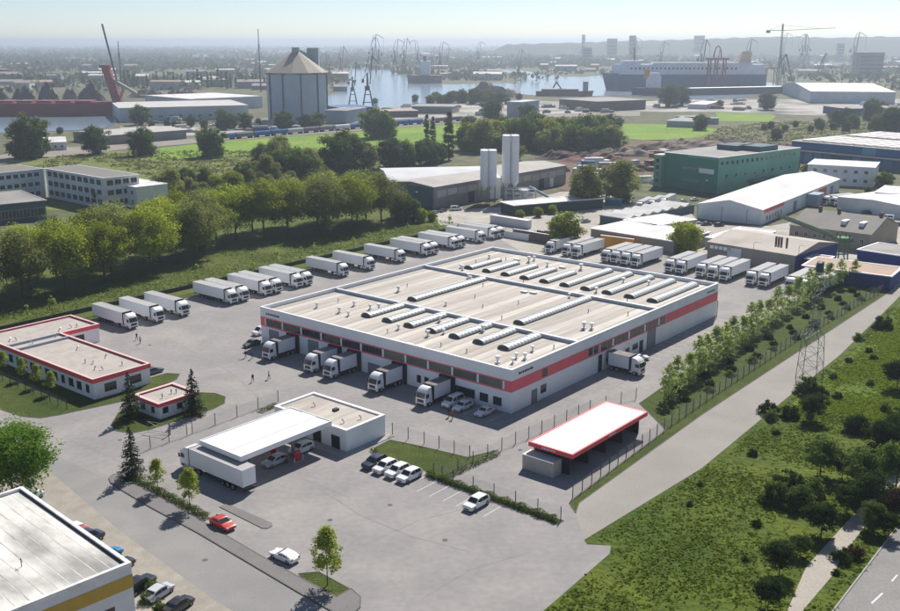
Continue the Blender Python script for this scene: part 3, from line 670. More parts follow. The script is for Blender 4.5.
for u, v in ((9.9,62.8),(10.1,55.6),(9.4,52),(16.4,57.2),(16.6,52.2),(17.6,50.4),(32.9,58.3),(8.6,36.1),(30.2,40.9),(55.0,53.9),(3.8,6.1),(14.2,5.2),(9.2,3.5),(8.4,5.0),(34.2,5.8),(35.1,4.4),(54.9,22.8),(12.3,26.6),(8.8,28),(18.8,33.2),(18.8,21.2),(5.6,3.8),(63,62.9),(61,60.7),(53,51.7),(77.4,64.2),(79.8,46),(82.1,36.7),(77.9,14.0),(76,20.2),(83.7,53.1),(63.2,20.4),(81,53)):
    link('roof_vent', ventmesh, wh, (u, v, 7.66), scale=.8+.5*random.random())
for u, v in ((16.7,62.7),(29,23.8),(50.5,45.6),(42,28.6),(5,21.2),(5.3,36.2),(5,14.6),(18.3,2.9),(40,40),(46,12),(49.7,3.9),(78.6,59.2),(71,64),(34,33),(60,40),(60,10),(38,60)):
    link('vent_pipe', pipem, wh, (u, v, 7.66))
for u, v in ((1.6,26.7),(1.6,23.6),(52.6,31.8),(52,34),(80.7,41.7),(80.9,57)): link('roof_hatch', hatchm, wh, (u, v, 7.66), Q)
# window band on the loading wall (outside is -u) and on the right wall (outside is -v)
ln = MB(); ln.box(-.06,.0,.0,LV,4.15,4.42).box(-.06,.0,.0,LV,6.10,6.32).box(-.058,.0,0,1.6,4.42,6.10).box(-.058,.0,69.6,LV,4.42,6.10)
part('red_band', ln, PINK, wh)
edges = [1.8,7.9,14.2,20.4,26.4,32.6,38.9,44.8,51.0,57.4,63.6,69.4]
for i, (a, b) in enumerate(zip(edges[:-1], edges[1:])): win(wh, 0, (a+b)/2, -Q, 4.46, 6.06, b-a-.55, GLASS2 if i < 5 else GLASS, FRAME, 5)
nr = MB(); solid = [(0,9.9),(11.8,26.6),(30.7,31.2),(60.4,LU)]
nr.box(0,LU,-.06,0,4.15,4.42).box(0,LU,-.06,0,6.10,6.32)
for a, b in solid: nr.box(a,b,-.058,0,4.42,6.10)
part('red_band', nr, PINK, wh)
for a, b in ((9.9,11.8),(26.7,28.6),(28.8,30.6),(31.6,36.4),(37.1,43.2),(43.9,50.2),(51.0,56.8),(57.5,60.2)): win(wh, (a+b)/2, 0, 0, 4.46, 6.06, b-a-.1, GLASS, FRAME, 2 if b-a > 3 else 1)
door(wh, 4.6+2.9, 0, 0, 1.5, 2.6); win(wh, 10.6, 0, 0, 1.2, 2.9, 1.9, bars=1)
door(wh, 31.6, 0, 0, 1.2, 3.6, DARK); door(wh, 53.8, 0, 0, 3.6, 4.0)
win(wh, 46.5, 0, 0, 1.3, 2.6, 2.4, bars=1); door(wh, 49.2, 0, 0, 1.3, 2.6, DARK); win(wh, 43.0, 0, 0, 1.4, 2.4, 1.8); win(wh, 34.9, 0, 0, 1.4, 2.4, 1.6)
for v, w, h in ((66.6,3.0,3.6),(53.6,3.0,3.7),(60.0,3.0,3.7),(46.6,3.0,3.7),(40.8,3.0,3.7),(35.2,3.2,2.2),(27.9,3.0,3.7),(15.3,3.0,3.7)): door(wh, 0, v, -Q, w, h, DOORG, 0, 'dock_door', 6)
for v in (60.0,46.6,40.8,27.9,15.3):  # rubber dock shelters behind the standing trucks
    part('dock_shelter', MB().box(-.5,0,v-1.9,v-1.5,.0,4.1).box(-.5,0,v+1.5,v+1.9,0,4.1).box(-.5,0,v-1.9,v+1.9,4.1,4.14), DARK, wh)
win(wh, 0, 22.8, -Q, 1.0, 2.6, 1.1); win(wh, 0, 20.8, -Q, 1.0, 2.6, 1.1)
win(wh, 0, 11.2, -Q, .9, 2.7, 5.2, bars=6); win(wh, 0, 6.4, -Q, .9, 2.6, 2.0, bars=2); win(wh, 0, 3.2, -Q, .9, 2.6, 2.0, bars=2)
# small dark lettering marks at the three corners of the parapet wall
mk = MB()
for k in range(8): mk.box(2.2+k*.62, 2.2+k*.62+(.42 if k % 3 else .5), -.02, 0, 7.1, 7.1+(.42 if k % 2 else .5))
for k in range(7): mk.box(82.0+k*.6, 82.0+k*.6+.42, -.02, 0, 7.0, 7.0+(.42 if k % 2 else .5))
for k in range(8): mk.box(-.02, 0, 64.6+k*.58, 64.6+k*.58+.42, 7.0, 7.0+(.42 if k % 2 else .5))
part('wall_lettering', mk, DARK, wh)
part('down_pipe', MB().tube((LU+.12,-.15,0),(LU+.12,-.15,4),.09,None,6), DARK, wh)
# ---- office block, L-shaped
oh = 4.3
of = thing('office_building', 'long single-storey white office with red roof edge, beside the lawn', 'office', W(-45.4,66.5), TH)
fp = [(0,0),(12.6,0),(12.6,34.0),(22,34.0),(22,46),(-.0,46),(0,46)]
fp = [(0,0),(12.6,0),(12.6,34.0),(22,34.0),(22,46),(0,46)]
part('wall', MB().prism(fp, -.1, oh-.95), WHITE, of)
def ring(poly, off, z0, z1, inner):
    """closed band following a CCW outline, between offset off (outside) and inner (inside)"""
    m = MB(); k = len(poly)
    def offs(d):
        out = []
        for i in range(k):
            p0, p1, p2 = Vector(poly[i-1]), Vector(poly[i]), Vector(poly[(i+1) % k])
            d1 = (p1-p0).normalized(); d2 = (p2-p1).normalized(); n1 = Vector((d1.y,-d1.x)); n2 = Vector((d2.y,-d2.x))
            out.append(p1 + (n1+n2)*(d/(1+n1.dot(n2))))
        return out
    A, B = offs(off), offs(-inner)
    for i in range(k):
        j = (i+1) % k
        m.hexa([(*A[i],z0),(*A[j],z0),(*B[j],z0),(*B[i],z0),(*A[i],z1),(*A[j],z1),(*B[j],z1),(*B[i],z1)])
    return m
part('red_fascia', ring(fp, .18, oh-.95, oh-.06, .25), RED, of)
part('roof_coping', ring(fp, .2, oh-.06, oh, .35), mat('pink_coping', (.72,.50,.48), .6, .05), of)
part('roof', MB().prism(fp, oh-.6, oh-.42), ROOFG, of)
part('roof_upstand', MB().box(.3,12.3,29.6,30.0,oh-.42,oh+.1).box(.3,12.3,33.6,34.0,oh-.42,oh+.1), mat('upstand', (.42,.45,.50), .7, .05), of)
for k in range(11): win(of, 0, 2.2+k*3.0 if k != 5 else 2.2+k*3.0, -Q, 1.0, 2.7, 1.7 if k % 3 else 1.2, bars=1)
for k in range(4): win(of, 0, 35.5+k*2.9, -Q, 1.0, 2.7, 1.7, bars=1)
win(of, 3.6, 0, 0, 1.0, 2.7, 2.6, bars=2); win(of, 9.2, 0, 0, 1.0, 2.7, 2.6, bars=2)
win(of, 17.0, 34.0, 0, .6, 2.7, 2.4, bars=1); win(of, 12.6, 16, Q, 1.0, 2.7, 2.4, bars=1); win(of, 12.6, 26, Q, 1.0, 2.7, 2.4, bars=1)
smallvent = MB().tube((0,0,0),(0,0,.35),.10,None,6).tube((0,0,.3),(.35,0,.75),.13,.16,6).mesh('roof_vent', VENT)
for x, y in ((4,6),(5,4.6),(5,11),(6,9.8),(9,4),(9.5,11),(9,21),(5,32),(3,38),(4,37),(14,37),(17,37),(18,36.4),(11,33)): link('roof_vent', smallvent, of, (x, y, oh-.42), random.random()*6)
# ---- gatehouse
gh = thing('gatehouse', 'small white gatehouse with red roof edge between two spruces', 'gatehouse', W(-43.4,48.0), TH)
fg = [(0,0),(8.2,0),(8.2,7.4),(0,7.4)]; gz = 3.2
part('wall', MB().prism(fg, -.1, gz-.7), WHITE, gh)
part('red_fascia', ring(fg, .35, gz-.75, gz-.05, .2), RED, gh); part('roof', MB().prism([(.1,.1),(8.1,.1),(8.1,7.3),(.1,7.3)], gz-.5, gz-.35), ROOFG, gh)
part('roof_coping', ring(fg, .38, gz-.05, gz, .35), mat('pink_coping', (.72,.50,.48)), gh)
for x in (1.3,4.4): win(gh, x, 0, 0, .9, 2.1, 1.2)
door(gh, 6.9, 0, 0, .95, 2.1, DARK); win(gh, 0, 2.0, -Q, .8, 2.1, 1.0); win(gh, 0, 5.2, -Q, .8, 2.1, 1.4)
for x, y in ((2.5,2.5),(5,3.2),(5.8,2.8)): link('roof_vent', smallvent, gh, (x, y, gz-.35), 1)
# ---- filling station: kiosk building and canopy
ks = thing('station_kiosk', 'white flat-roofed filling station kiosk with wide white parapet', 'kiosk', W(-32.2,10.8), TH)
fk = [(0,0),(9.5,0),(9.5,18.2),(0,18.2)]; kz = 4.0
part('wall', MB().prism(fk, -.1, kz-.5), WHITE, ks); part('parapet', ring(fk, .05, kz-.5, kz, .55), COPING, ks); part('roof', MB().prism([(.4,.4),(9.1,.4),(9.1,17.8),(.4,17.8)], kz-.45, kz-.3), ROOFM, ks)
door(ks, 0, 2.6, -Q, 1.8, 2.3, VGLASS, 0, 'glass_door', 1); door(ks, 0, 7.2, -Q, 1.8, 2.3, VGLASS, 0, 'glass_door', 1); win(ks, 0, 11.2, -Q, .4, 2.5, 3.0, bars=2); win(ks, 0, 15, -Q, .4, 2.5, 3.0, bars=2)
for x, y in ((2.6,3.2),(5.8,2.2),(5.0,13)): link('roof_vent', smallvent, ks, (x, y, kz-.3), 2)
part('roof_hatch', MB().box(5.4,6.4,8.2,9.0,kz-.3,kz+.1), DARK, ks)
part('plinth', MB().box(-2.2,10.3,-1.4,0,-.02,.12).box(-2.2,0,0,18.4,-.02,.12), CONC, ks)
cz = 5.1
cn = thing('station_canopy', 'white filling station canopy with shallow ridged roof over the pumps', 'canopy', W(-52.0,13.8), TH)
CW, CV = 19.4, 10.4
part('fascia', ring([(0,0),(CW,0),(CW,CV),(0,CV)], 0, cz-.85, cz, .15), COPING, cn)
part('soffit', MB().box(.15,CW-.15,.15,CV-.15,cz-.8,cz-.65), WHITE, cn)
sh_ = MB()
for j in range(3): sh_.box(.15, CW-.15, .15+j*(CV-.3)/3+.012, .15+(j+1)*(CV-.3)/3-.012, cz-.34, cz-.14+(.06 if j == 1 else 0))
part('roof_sheets', sh_, mat('canopy_sheet', (.84,.84,.85), .4, .03), cn)
for x, y in ((3.5,2.2),(12.5,2.2),(3.5,8.2),(12.5,8.2)): part('column', MB().box(x-.22,x+.22,y-.22,y+.22,-.05,cz-.65), STEEL, cn)
def pump(u, v, label):
    p_ = thing('fuel_pump', label, 'pump', W(u,v), TH, 'pumps under the canopy')
    part('base', MB().box(-1.1,1.1,-.45,.45,-.02,.16), CONC, p_); b = part('cabinet', MB().box(-.5,.5,-.25,.25,.16,1.9), mat('pump_red', (.62,.03,.04), .45, .05), p_, bevel=.04)
    part('display', MB().box(-.35,.35,-.27,-.25,1.25,1.65), GLASS, b)
    for s_ in (-1,1): part('bollard', MB().tube((s_*.9,-.3,.16),(s_*.9,-.3,1.0),.06,None,6), COPING, p_)
pump(-41.0, 19.4, 'red fuel pump farther in under the canopy'); pump(-39.9, 14.5, 'red fuel pump at the open front edge of the canopy')
# ---- open shed with red edge
sz = 4.2
sd_ = thing('wash_shed', 'open-sided shed with white roof, red edge and black dividing walls', 'shed', W(-16.9,-24.2), TH)
part('roof', MB().box(.1,24.0,.1,8.2,sz-.35,sz-.05), mat('shed_roof', (.86,.86,.85), .5, .02), sd_)
for k in range(7): part('roof_seam', MB().box(.2+k*3.4+1.5,.26+k*3.4+1.5,.2,8.1,sz-.05,sz-.01), COPING, sd_)
part('red_fascia', ring([(0,0),(24.1,0),(24.1,8.3),(0,8.3)], .1, sz-.75, sz, .25), RED, sd_)
for k in range(5): part('dividing_wall', MB().box(1.0+k*5.6,1.3+k*5.6,1.2,7.8,-.05,sz-.4), DARK, sd_)
part('back_wall', MB().box(1.0,23.7,7.8,8.0,-.05,sz-.4), DARK, sd_)
mk = MB()
for k in range(6): mk.box(-.13,-.10,3.2+k*.45,3.5+k*.45,sz-.5,sz-.25)
for k in range(5): mk.box(11+k*.45,11.3+k*.45,-.13,-.10,sz-.5,sz-.25)
part('fascia_lettering', mk, COPING, sd_)
ct = thing('storage_container', 'beige steel storage container beside the open shed', 'container', W(-18.6,-21.8), TH)
part('body', MB().box(0,2.4,0,6.0,.02,2.5), mat('container_beige', (.52,.49,.43), .5, .06), ct)
cr = MB()
for k in range(20): cr.box(-.04,0,.2+k*.29,.34+k*.29,.15,2.35)
part('corrugation', cr, MATS['container_beige'], ct); part('roof', MB().box(-.05,2.45,-.05,6.05,2.5,2.56), mat('container_roof', (.66,.64,.60), .6, .05), ct)
# ---- fences
postm = MB().box(-.05,.05,-.05,.05,-.1,2.25).mesh('fence_post', mat('fence_post', (.075,.08,.085), .6, .08))
def wire(L_, h=2.0, key={}):
    L_ = round(L_,2)
    if (L_,h) not in key:
        m = MB()
        for k in range(7): z = .1+(h-.15)*k/6; m.box(-L_/2,L_/2,-.006,.006,z-.006,z+.006)
        nn = int(L_/.2)
        for k in range(nn+1): x = -L_/2+L_*k/nn; m.box(x-.005,x+.005,-.005,.005,.08,h-.03)
        key[(L_,h)] = m.mesh('mesh_panel', STEEL)
    return key[(L_,h)]
def fence(label, pts, step=3.0, group='mesh fences of the yard', name='mesh_fence'):
    t = thing(name, label, 'fence', W(*pts[0]), TH, group); u0, v0 = pts[0]
    for (a, b), (c, d) in zip(pts[:-1], pts[1:]):
        L_ = math.hypot(c-a, d-b); n_ = max(1, round(L_/step)); an = math.atan2(d-b, c-a)
        for i in range(n_+1):
            f = i/n_
            if i < n_ or (c, d) == pts[-1]: link('post', postm, t, (a+(c-a)*f-u0, b+(d-b)*f-v0, 0))
            if i < n_: link('mesh_panel', wire(L_/n_), t, (a+(c-a)*(f+.5/n_)-u0, b+(d-b)*(f+.5/n_)-v0, 0), an)
    return t
fence('mesh fence behind the filling station with dark posts', [(-23.2,38.6),(-43.6,38.0)], 4.6)
fence('short mesh fence near the gate, left of the canopy', [(-44.8,37.9),(-56,37.9)], 3.4)
fence('mesh fence along the lawn behind the parked white cars', [(-21.5,10.2),(-21.0,3.2),(-20.6,-6.5)], 3.2)
fence('mesh fence along the hedge in front of the container', [(-29.8,-6.4),(-29.8,-30.6)], 4.4)
fence('mesh fence crossing the lawn beside the open shed and warehouse', [(-29.8,-8.2),(-14.6,-8.7),(10.6,-10.6),(22,-14.0)], 3.4)
fence('long mesh fence between the grass strip and the service lane', [(-22.4,-27.9),(11,-25.8),(36,-24.8),(82,-23.6),(128,-24.2),(147,-24.9)], 3.0)
fence('mesh fence in front of the red-edged office on the lawn', [(-51.5,66.0),(-51.0,110)], 3.2)
fence('mesh fence closing the far corner of the truck yard', [(146.5,119),(147,80)], 3.2)
lw = thing('boundary_wall', 'low dark boundary wall behind the row of parked trucks', 'wall', W(-75,126.8), TH)
for k in range(36): part('wall_panel', MB().box(k*6.1,k*6.1+6.0,0,.22,-.1,1.1), mat('dark_wall', (.055,.055,.05), .9, .12, rnd=.12), lw)
# gate barrier by the station
gb = thing('gate_barrier', 'grey swing gate frame standing by the spruce at the entrance', 'gate', W(-46.6,40.4), TH)
part('post', MB().box(-.1,.1,-.1,.1,-.05,2.4), STEEL, gb); part('leaf', MB().bar((0,0,.3),(-1.5,4.4,.3),.07).bar((0,0,1.9),(-1.5,4.4,1.9),.07).bar((0,0,.3),(-1.5,4.4,1.9),.05).bar((-1.5,4.4,.1),(-1.5,4.4,1.9),.07), STEEL, gb)
# ---- lower-left building with white roof and yellow band
bz = 8.0
c1, c2 = G(22,487,bz), G(131,563,bz); d1 = (c2-c1).normalized(); nrm_ = Vector((d1.y,-d1.x,0)); nrm_ = nrm_ if nrm_.x < 0 else -nrm_
lb = thing('depot_building', 'flat white-roofed building with a yellow wall band in the corner', 'building', (c2.x,c2.y,0), math.atan2(d1.y,d1.x))
# local x along the edge toward the near corner, building on its right (-y)
LX, LY = (c2-c1).length, 30.0
part('wall', MB().box(-LX,0,-LY,0,-.1,bz-.35), mat('depot_white', (.68,.69,.70), .7, .06), lb)
part('parapet', ring([(-LX,-LY),(0,-LY),(0,0),(-LX,0)], .05, bz-.35, bz+.12, .45), mat('depot_parapet', (.74,.74,.73), .6, .05, stain=.15, sscale=.6), lb)
rfl = part('roof', MB().box(-LX+.3,-.3,-LY+.3,-.3,bz-.5,bz-.30), mat('depot_roof', (.66,.64,.60), .8, .10, .3, .08, 2.0, stain=.5, sscale=.22), lb)
for k in range(18): part('roof_sheet', MB().box(-LX+.5,-.9,-1.9-k*1.6,-.45-k*1.6,bz-.30,bz-.285), mat('depot_roof_sheet', (.70,.68,.63), .8, .14, .2, .10, 1.2, stain=.52, sscale=.16, rnd=.05, stretch=(.5,1,1)), rfl)
part('yellow_band', MB().box(0,.04,-LY,.04,4.9,6.6), mat('yellow_band', (.50,.33,.06), .7, .08), lb)
part('flashing_strip', MB().box(-LX+.6,-.6,-.62,-.5,bz-.28,bz-.1), mat('bitumen', (.06,.055,.05), .9, .2), rfl)
for k in range(5): part('window', MB().box(-.02,.03,-5.5-k*5,-2.5-k*5,1.2,3.4), GLASS, lb)
part('roof_antenna', MB().tube((-9,-9,bz-.3),(-9,-9,bz+.8),.05,None,5).bar((-9.5,-9,bz+.5),(-8.5,-9,bz+.5),.05), DARK, lb)
part('roof_antenna', MB().tube((-24,-7,bz-.3),(-24,-7,bz+.9),.05,None,5).bar((-24,-7.5,bz+.5),(-24,-6.5,bz+.6),.06), DARK, lb)
# ---- lattice pylon beside the lane
py_ = thing('lattice_pylon', 'tall steel lattice pylon beside the service lane', 'pylon', W(56,-35.4), TH)
m = MB(); hP = 24.5
def at(z, i): s_ = 2.1-.045*z if z < 9.2 else .95-.03*(z-9); return Vector(((-s_,s_,s_,-s_)[i], (-s_,-s_,s_,s_)[i], z))
zs = [0,3,6,9.0,10.2,12,13,15,17,18.8,20.5,22,23.3,hP]
for a, b in zip(zs[:-1], zs[1:]):
    for i in range(4):
        j = (i+1) % 4; k_ = 1 if a < 9 else .7; m.bar(at(a,i), at(b,i), .10*k_); m.bar(at(a,i), at(b,j), .05*k_); m.bar(at(a,j), at(b,i), .05*k_); m.bar(at(b,i), at(b,j), .06*k_)
part('tower', m, mat('pylon_steel', (.16,.18,.17), .6, .1), py_)
for z, w in ((9.2,4.4),(17.5,3.0)):
    ca = MB().bar((-w,0,z),(w,0,z),.1).bar((-w,0,z),(0,0,z+1.3),.07).bar((w,0,z),(0,0,z+1.3),.07); c_ = part('cross_arm', ca, MATS['pylon_steel'], py_)
    for x in (-w,-w*.5,w*.5,w): part('insulator', MB().tube((x,0,z),(x,0,z-.9),.08,.05,6), mat('insulator', (.12,.25,.20), .3, .05), c_)
part('junction_box', MB().box(-.8,.8,-.5,.5,22.4,24.3), mat('junction_blue', (.03,.07,.13), .5, .05), py_)
# ================================================================ vehicles and people in place
ART = make_artic('articulated_truck'); RIG = make_rigid('box_truck')
fA = TH - Q                                         # facing the loading yard from the verge (towards -v)
row_u = [-13.9,-6.3,1.1,16.4,20.3,28.1,31.9,39.4,43.2,57.7,68.9,82.9,95.2,98.9,109.3,113.0,124.0,131.2,134.9]
for i, u in enumerate(row_u):
    place(ART, USED, W(u+1.25, 103.0), fA, f'white articulated truck, {ORD[i]} from the left in the row along the grass verge', 'trucks along the verge')
fB = TH + math.pi                                    # facing the warehouse from the far side (towards -u)
row_v = [74.2,67.8,63.9,53.1,49.7,46.1,42.4,31.0,27.4,20.9,17.2,13.4,5.5,1.7,-5.9,-9.4,-12.9]
for i, v in enumerate(row_v):
    place(ART, USED, W(124.0 + (3 if i == 16 else 0), v+1.25), fB, f'white articulated truck, {ORD[i]} from the left in the row behind the warehouse', 'trucks behind the warehouse')
for i, (u, v) in enumerate(((-8.2,60.0),(-8.2,46.6),(-8.2,40.8),(-8.2,27.9),(-8.2,15.3))):
    place(RIG, USED, W(u, v), fB, f'white box truck backed to the loading wall, {ORD[i]} from the left', 'trucks at the loading docks')
place(RIG, USED, W(34.9, -8.3), fA, 'white box truck backed to the right-hand warehouse wall beside a white car', 'trucks at the loading docks')
place(ART, USED, W(-52.4, 27.6), TH+Q, 'white articulated truck standing half under the filling station canopy')
cars = {k: make_car(n, kd, c) for k, n, kd, c in (('suvw','parked_car','suv',cwhite),('sedw','parked_car','sedan',cwhite),('couw','parked_car','coupe',cwhite),('estw','parked_car','estate',cwhite),('suvb','parked_car','suv',cnavy),('estw2','parked_car','estate',csilver),('red','parked_car','sedan',cred),('hatblk','parked_car','hatch',cblack),('hatblue','parked_car','hatch',cblue),('vannavy','parked_van','van',cnavy),('hatsil','parked_car','hatch',csilver),('hatred','parked_car','hatch',cred),('vanw','parked_van','van',cwhite),('sedg','parked_car','sedan',cgrey),('hatw','parked_car','hatch',cwhite),('suvblk','parked_car','suv',cblack))}
def park(k, u, v, rz, label): return place(cars[k], USED, W(u, v), rz, label)
park('suvb', -35.4, 3.5, fB, 'dark navy car at the end of the parked row by the kiosk')
park('suvw', -35.6, .9, fB, 'white car parked right beside the dark navy one')
park('suvw', -35.5, -1.7, fB, 'white car in the middle of the three white parked cars')
park('suvw', -35.6, -4.3, fB, 'white car nearest the empty marked bays')
park('suvw', -36.4, -18.4, fB, 'silver-white car parked alone by the hedge')
park('vanw', -5.8, 11.3, fB, 'white van nearest the docked truck at the loading wall')
park('estw', -6.1, 8.5, fB, 'white car between the van and the low saloon at the warehouse corner')
park('sedw', -5.7, 3.6, fB, 'low white saloon nearest the warehouse corner')
park('estw2', -45.3, 16.6, fB, 'silver-white estate parked at the canopy front edge')
park('suvw', -39.2, 17.0, fB, 'white car at the fuel pumps near the kiosk')
park('red', -62.2, 3.5, fA-.05, 'red car beside the end of the low hedge')
park('couw', -62.75, -5.9, TH+Q+.06, 'white coupe on the forecourt near the walkway')
park('sedw', 45.6, -3.9, fA+.9, 'white saloon beside the truck on the right warehouse wall')
park('vanw', 2.0, 76.4, fB, 'white van parked at the far left warehouse corner')
park('sedg', -5.4, 70.6, fB+.1, 'dark grey car next to the first docked truck')
park('sedg', -26.6, 71.5, fA+math.pi*.5, 'dark grey car behind the office end')
park('hatred', -26.9, 75.9, fA+math.pi*.5, 'dark red car half hidden behind the office roof')
park('hatw', -73.2, 35.4, TH+.15, 'white car partly under the big tree in the corner')
park('hatw', -75.0, 21.4, TH+.1, 'white car at the back of the row beside the depot')
park('hatred', -75.0, 19.2, TH+.1, 'red car in the row beside the depot building')
park('vannavy', -74.6, 16.6, TH+.1, 'dark navy van in the row beside the depot')
park('hatblue', -75.5, 10.6, TH+.1, 'bright blue car in the row beside the depot')
park('hatblk', -76.0, 6.9, TH+.1, 'black car just behind the depot corner')
park('suvblk', -77.0, .9, TH+.2, 'black car with its nose to the street, left of the silver one')
park('hatsil', -76.6, -2.5, TH+.2, 'silver hatchback parked facing the lower street')
park('hatblk', -76.8, -6.9, TH+.2, 'black hatchback at the bottom edge of the street')
park('estw', -61.0, 75.0, fA+.1, 'white car parked at the lawn edge by the street, far left')
# people
def cloth(n, c): return mat('cloth_'+n, c, .9, .08)
bodies = [person_mesh('person', .28, .05, cloth('navy',(.03,.04,.09)), cloth('jeans',(.06,.09,.16)), 0), person_mesh('person', -.22, .0, cloth('white',(.65,.65,.64)), cloth('black',(.02,.02,.022)), 0), person_mesh('person', .10, .22, cloth('red',(.50,.03,.03)), cloth('grey',(.10,.10,.11)), 0), person_mesh('person', .24, .04, cloth('black',(.02,.02,.022)), cloth('jeans',(.06,.09,.16)), 0)]
ppl = [(-19.1,51.1,0,2.2,'person in navy top and jeans walking across the open yard'),(-15.8,50.0,1,.8,'person in white top walking nearer the docks across the open yard'),(-9.8,64.8,3,3.8,'person in black standing left of the first docked truck'),(-9.4,63.2,0,.6,'person in navy top close to the first docked truck'),(-17.3,94.9,3,2.6,'person in black walking near the verge trucks'),(-18.3,92.0,1,2.4,'person in white top and black trousers walking near the verge trucks'),(-8.6,7.9,3,1.0,'person in black standing in front of the white cars at the docks'),(-9.0,6.7,2,4.0,'person in red top standing in front of the white cars'),(-41.6,15.2,2,.5,'person in red top refuelling under the canopy')]
for u, v, b, rz, lab in ppl: tag(link('person', bodies[b], None, W(u, v, .0 if 1 else 0), rz), lab, 'person', 'people in the yard')
# ================================================================ planting
random.seed(21)
bigrow = [(-37,158,1.0,0),(-26,153,1.02,1),(-14.4,153,1.05,1),(-2.5,152,1.12,0),(9.2,151,1.0,5),(17,160,1.15,1),(25.7,153,1.10,2),(36,163,1.12,0),(46,158,1.05,1),(53.3,165.7,1.12,3),(64,171,1.05,2),(74,173,1.12,0),(83,168.5,1.15,5),(92,166,1.08,2),(99,155.5,1.15,3),(107,163,1.22,1),(113,154.5,1.12,5),(122,161,1.15,1),(131,157,1.08,3),(88,181,1.0,4),(58,184,1.0,5),(28,176,1.05,1),(5,170,1.0,4),(-20,170,1.05,2),(120,176,1.05,2),(104,180,1.05,3),(-33,167,1.0,4),(-8,161,1.05,0),(14,166,1.05,5),(42,172,1.05,2),(70,183,1.0,1),(110,170,1.1,0),(134,168,1.05,4),(-48,150,1.0,1)]
for i, (u, v, s, k) in enumerate(sorted(bigrow)):
    plant(BIG[k], W(u,v), f'tall {"bright green" if k in (0,2,5) else "olive green" if k in (1,3) else "dark green"} tree in the belt behind the truck row, {ORD[i]} from the left', s, group='tree belt behind the truck row')
plant(MID[0], W(139,152), 'dark round tree at the right end of the tree belt', 1.05)
saps = [(-47,131,1.0),(-38,128.5,1.1),(-25.9,128.6,1.1),(-18.7,129.6,1.35),(-12,130,.8),(-5.3,129,.9),(3,133,.7),(13,131,.8),(28.0,133,1.2),(38,131.5,.75),(48.8,133,1.2),(56.4,131,1.35),(64.3,128.6,1.2),(70,128.6,1.35),(82,128.6,1.0),(90,131,1.0),(97,130.5,1.1),(104,131,1.2),(112,132,.95),(119,132.5,1.1),(133,131,1.4),(141,131,1.2)]
for i, (u, v, s) in enumerate(saps): plant(SAP[i % 2], W(u, v), f'small pale green sapling on the verge, {ORD[i]} from the left', s, group='saplings on the verge')
row = [(24.5,-19.6),(30,-18.6),(35.5,-18.4),(41,-17.6),(46.5,-16.6),(52,-16.4),(57,-16.2),(62.5,-15.6),(68,-15.6),(74,-14.8),(80,-14.2),(87,-13.8),(94,-13.2),(101,-13.2),(109,-12.8),(117,-12.6),(125,-12.2),(132,-12.8),(139,-13.5),(144,-16)]
for i, (u, v) in enumerate(row): plant(YOUNG[i % 3], W(u,v), f'young light green tree along the right yard edge, {ORD[i]} from the near end', random.uniform(1.05,1.4), group='young trees along the right yard edge')
for i in range(30):
    f = i/29; u = 27+112*f; v = -22.6+3.2*(i % 3 == 1)+1.2*random.random()-1.2*(i % 3 == 2)+.5
    plant(SHRUB[(0,2,1)[i % 3]], W(u, v, .02), f'low dark round bush in the right grass strip, {ORD[i]} from the near end', random.uniform(.42,.62), group='low bushes in the right grass strip', sz=.8)
plant(SPRUCE, W(-46.4,52.6), 'dark spruce at the left corner of the gatehouse', 1.0)
plant(SPRUCE, W(-37.9,45.2), 'dark spruce at the right corner of the gatehouse', 1.0)
plant(SPRUCE, W(-60.7,30.3,0), 'dark spruce at the top of the walkway hedge', .95)
plant(YOUNGN[0], W(-61.3,22.6,0), 'small light green tree in the walkway hedge, next to the spruce', .82)
plant(YOUNGN[1], W(-61.7,14.0,0), 'small light green tree in the hedge near the red car', 1.0)
plant(YOUNGN[2], W(-63.5,-17.3,.03), 'small bright green tree on the grass corner at the bottom', 1.22)
hedge('low_hedge', [(-61.0,31.2),(-62.0,9.3)], 1.5, .75, 'low clipped hedge beside the walkway and the spruce')
hedge('low_hedge', [(-30.4,-5.6),(-30.5,-30.4)], 1.1, .95, 'long low hedge in front of the parking bays and mesh fence')
hedge('low_hedge', [(-29.6,-8.6),(-16.5,-9.2)], 1.6, .55, 'short low hedge crossing the lawn by the fence', 60)
hedge('low_hedge', [(-25.0,37.2),(-29.5,36.6)], 1.6, .5, 'tiny patch of hedge behind the canopy corner', 60)
hedge('low_hedge', [(-28.6,8.2),(-29.6,6.4)], 1.2, .6, 'small bush clump behind the navy parked car', 60)
for i, (u, v) in enumerate(((-49.2,104),(-48.6,96),(-48.3,88.5),(-48.6,82),(-49.0,76.0))): plant(YOUNGN[i % 3], W(u,v), f'small leafy tree in front of the office windows, {ORD[i]} from the left', .72, group='trees in front of the office')
# big tree over the lower left corner
tb = G(13,497)
plant(tree_proto('broadleaf_tree', 'round', 'lime', 11.8, 5.8, .6, 230, 110, .36), (tb.x,tb.y,0), 'big bushy bright green tree at the left edge above the depot roof', 1.0, rz=1.0)
for i, (x, y) in enumerate(((152,590),(148,602),(160,612))): q = G(x, y); plant(SHRUB[1], (q.x,q.y,0), f'small weedy bush by the depot corner, {ORD[i]} from the top', .45, group='weeds by the depot')
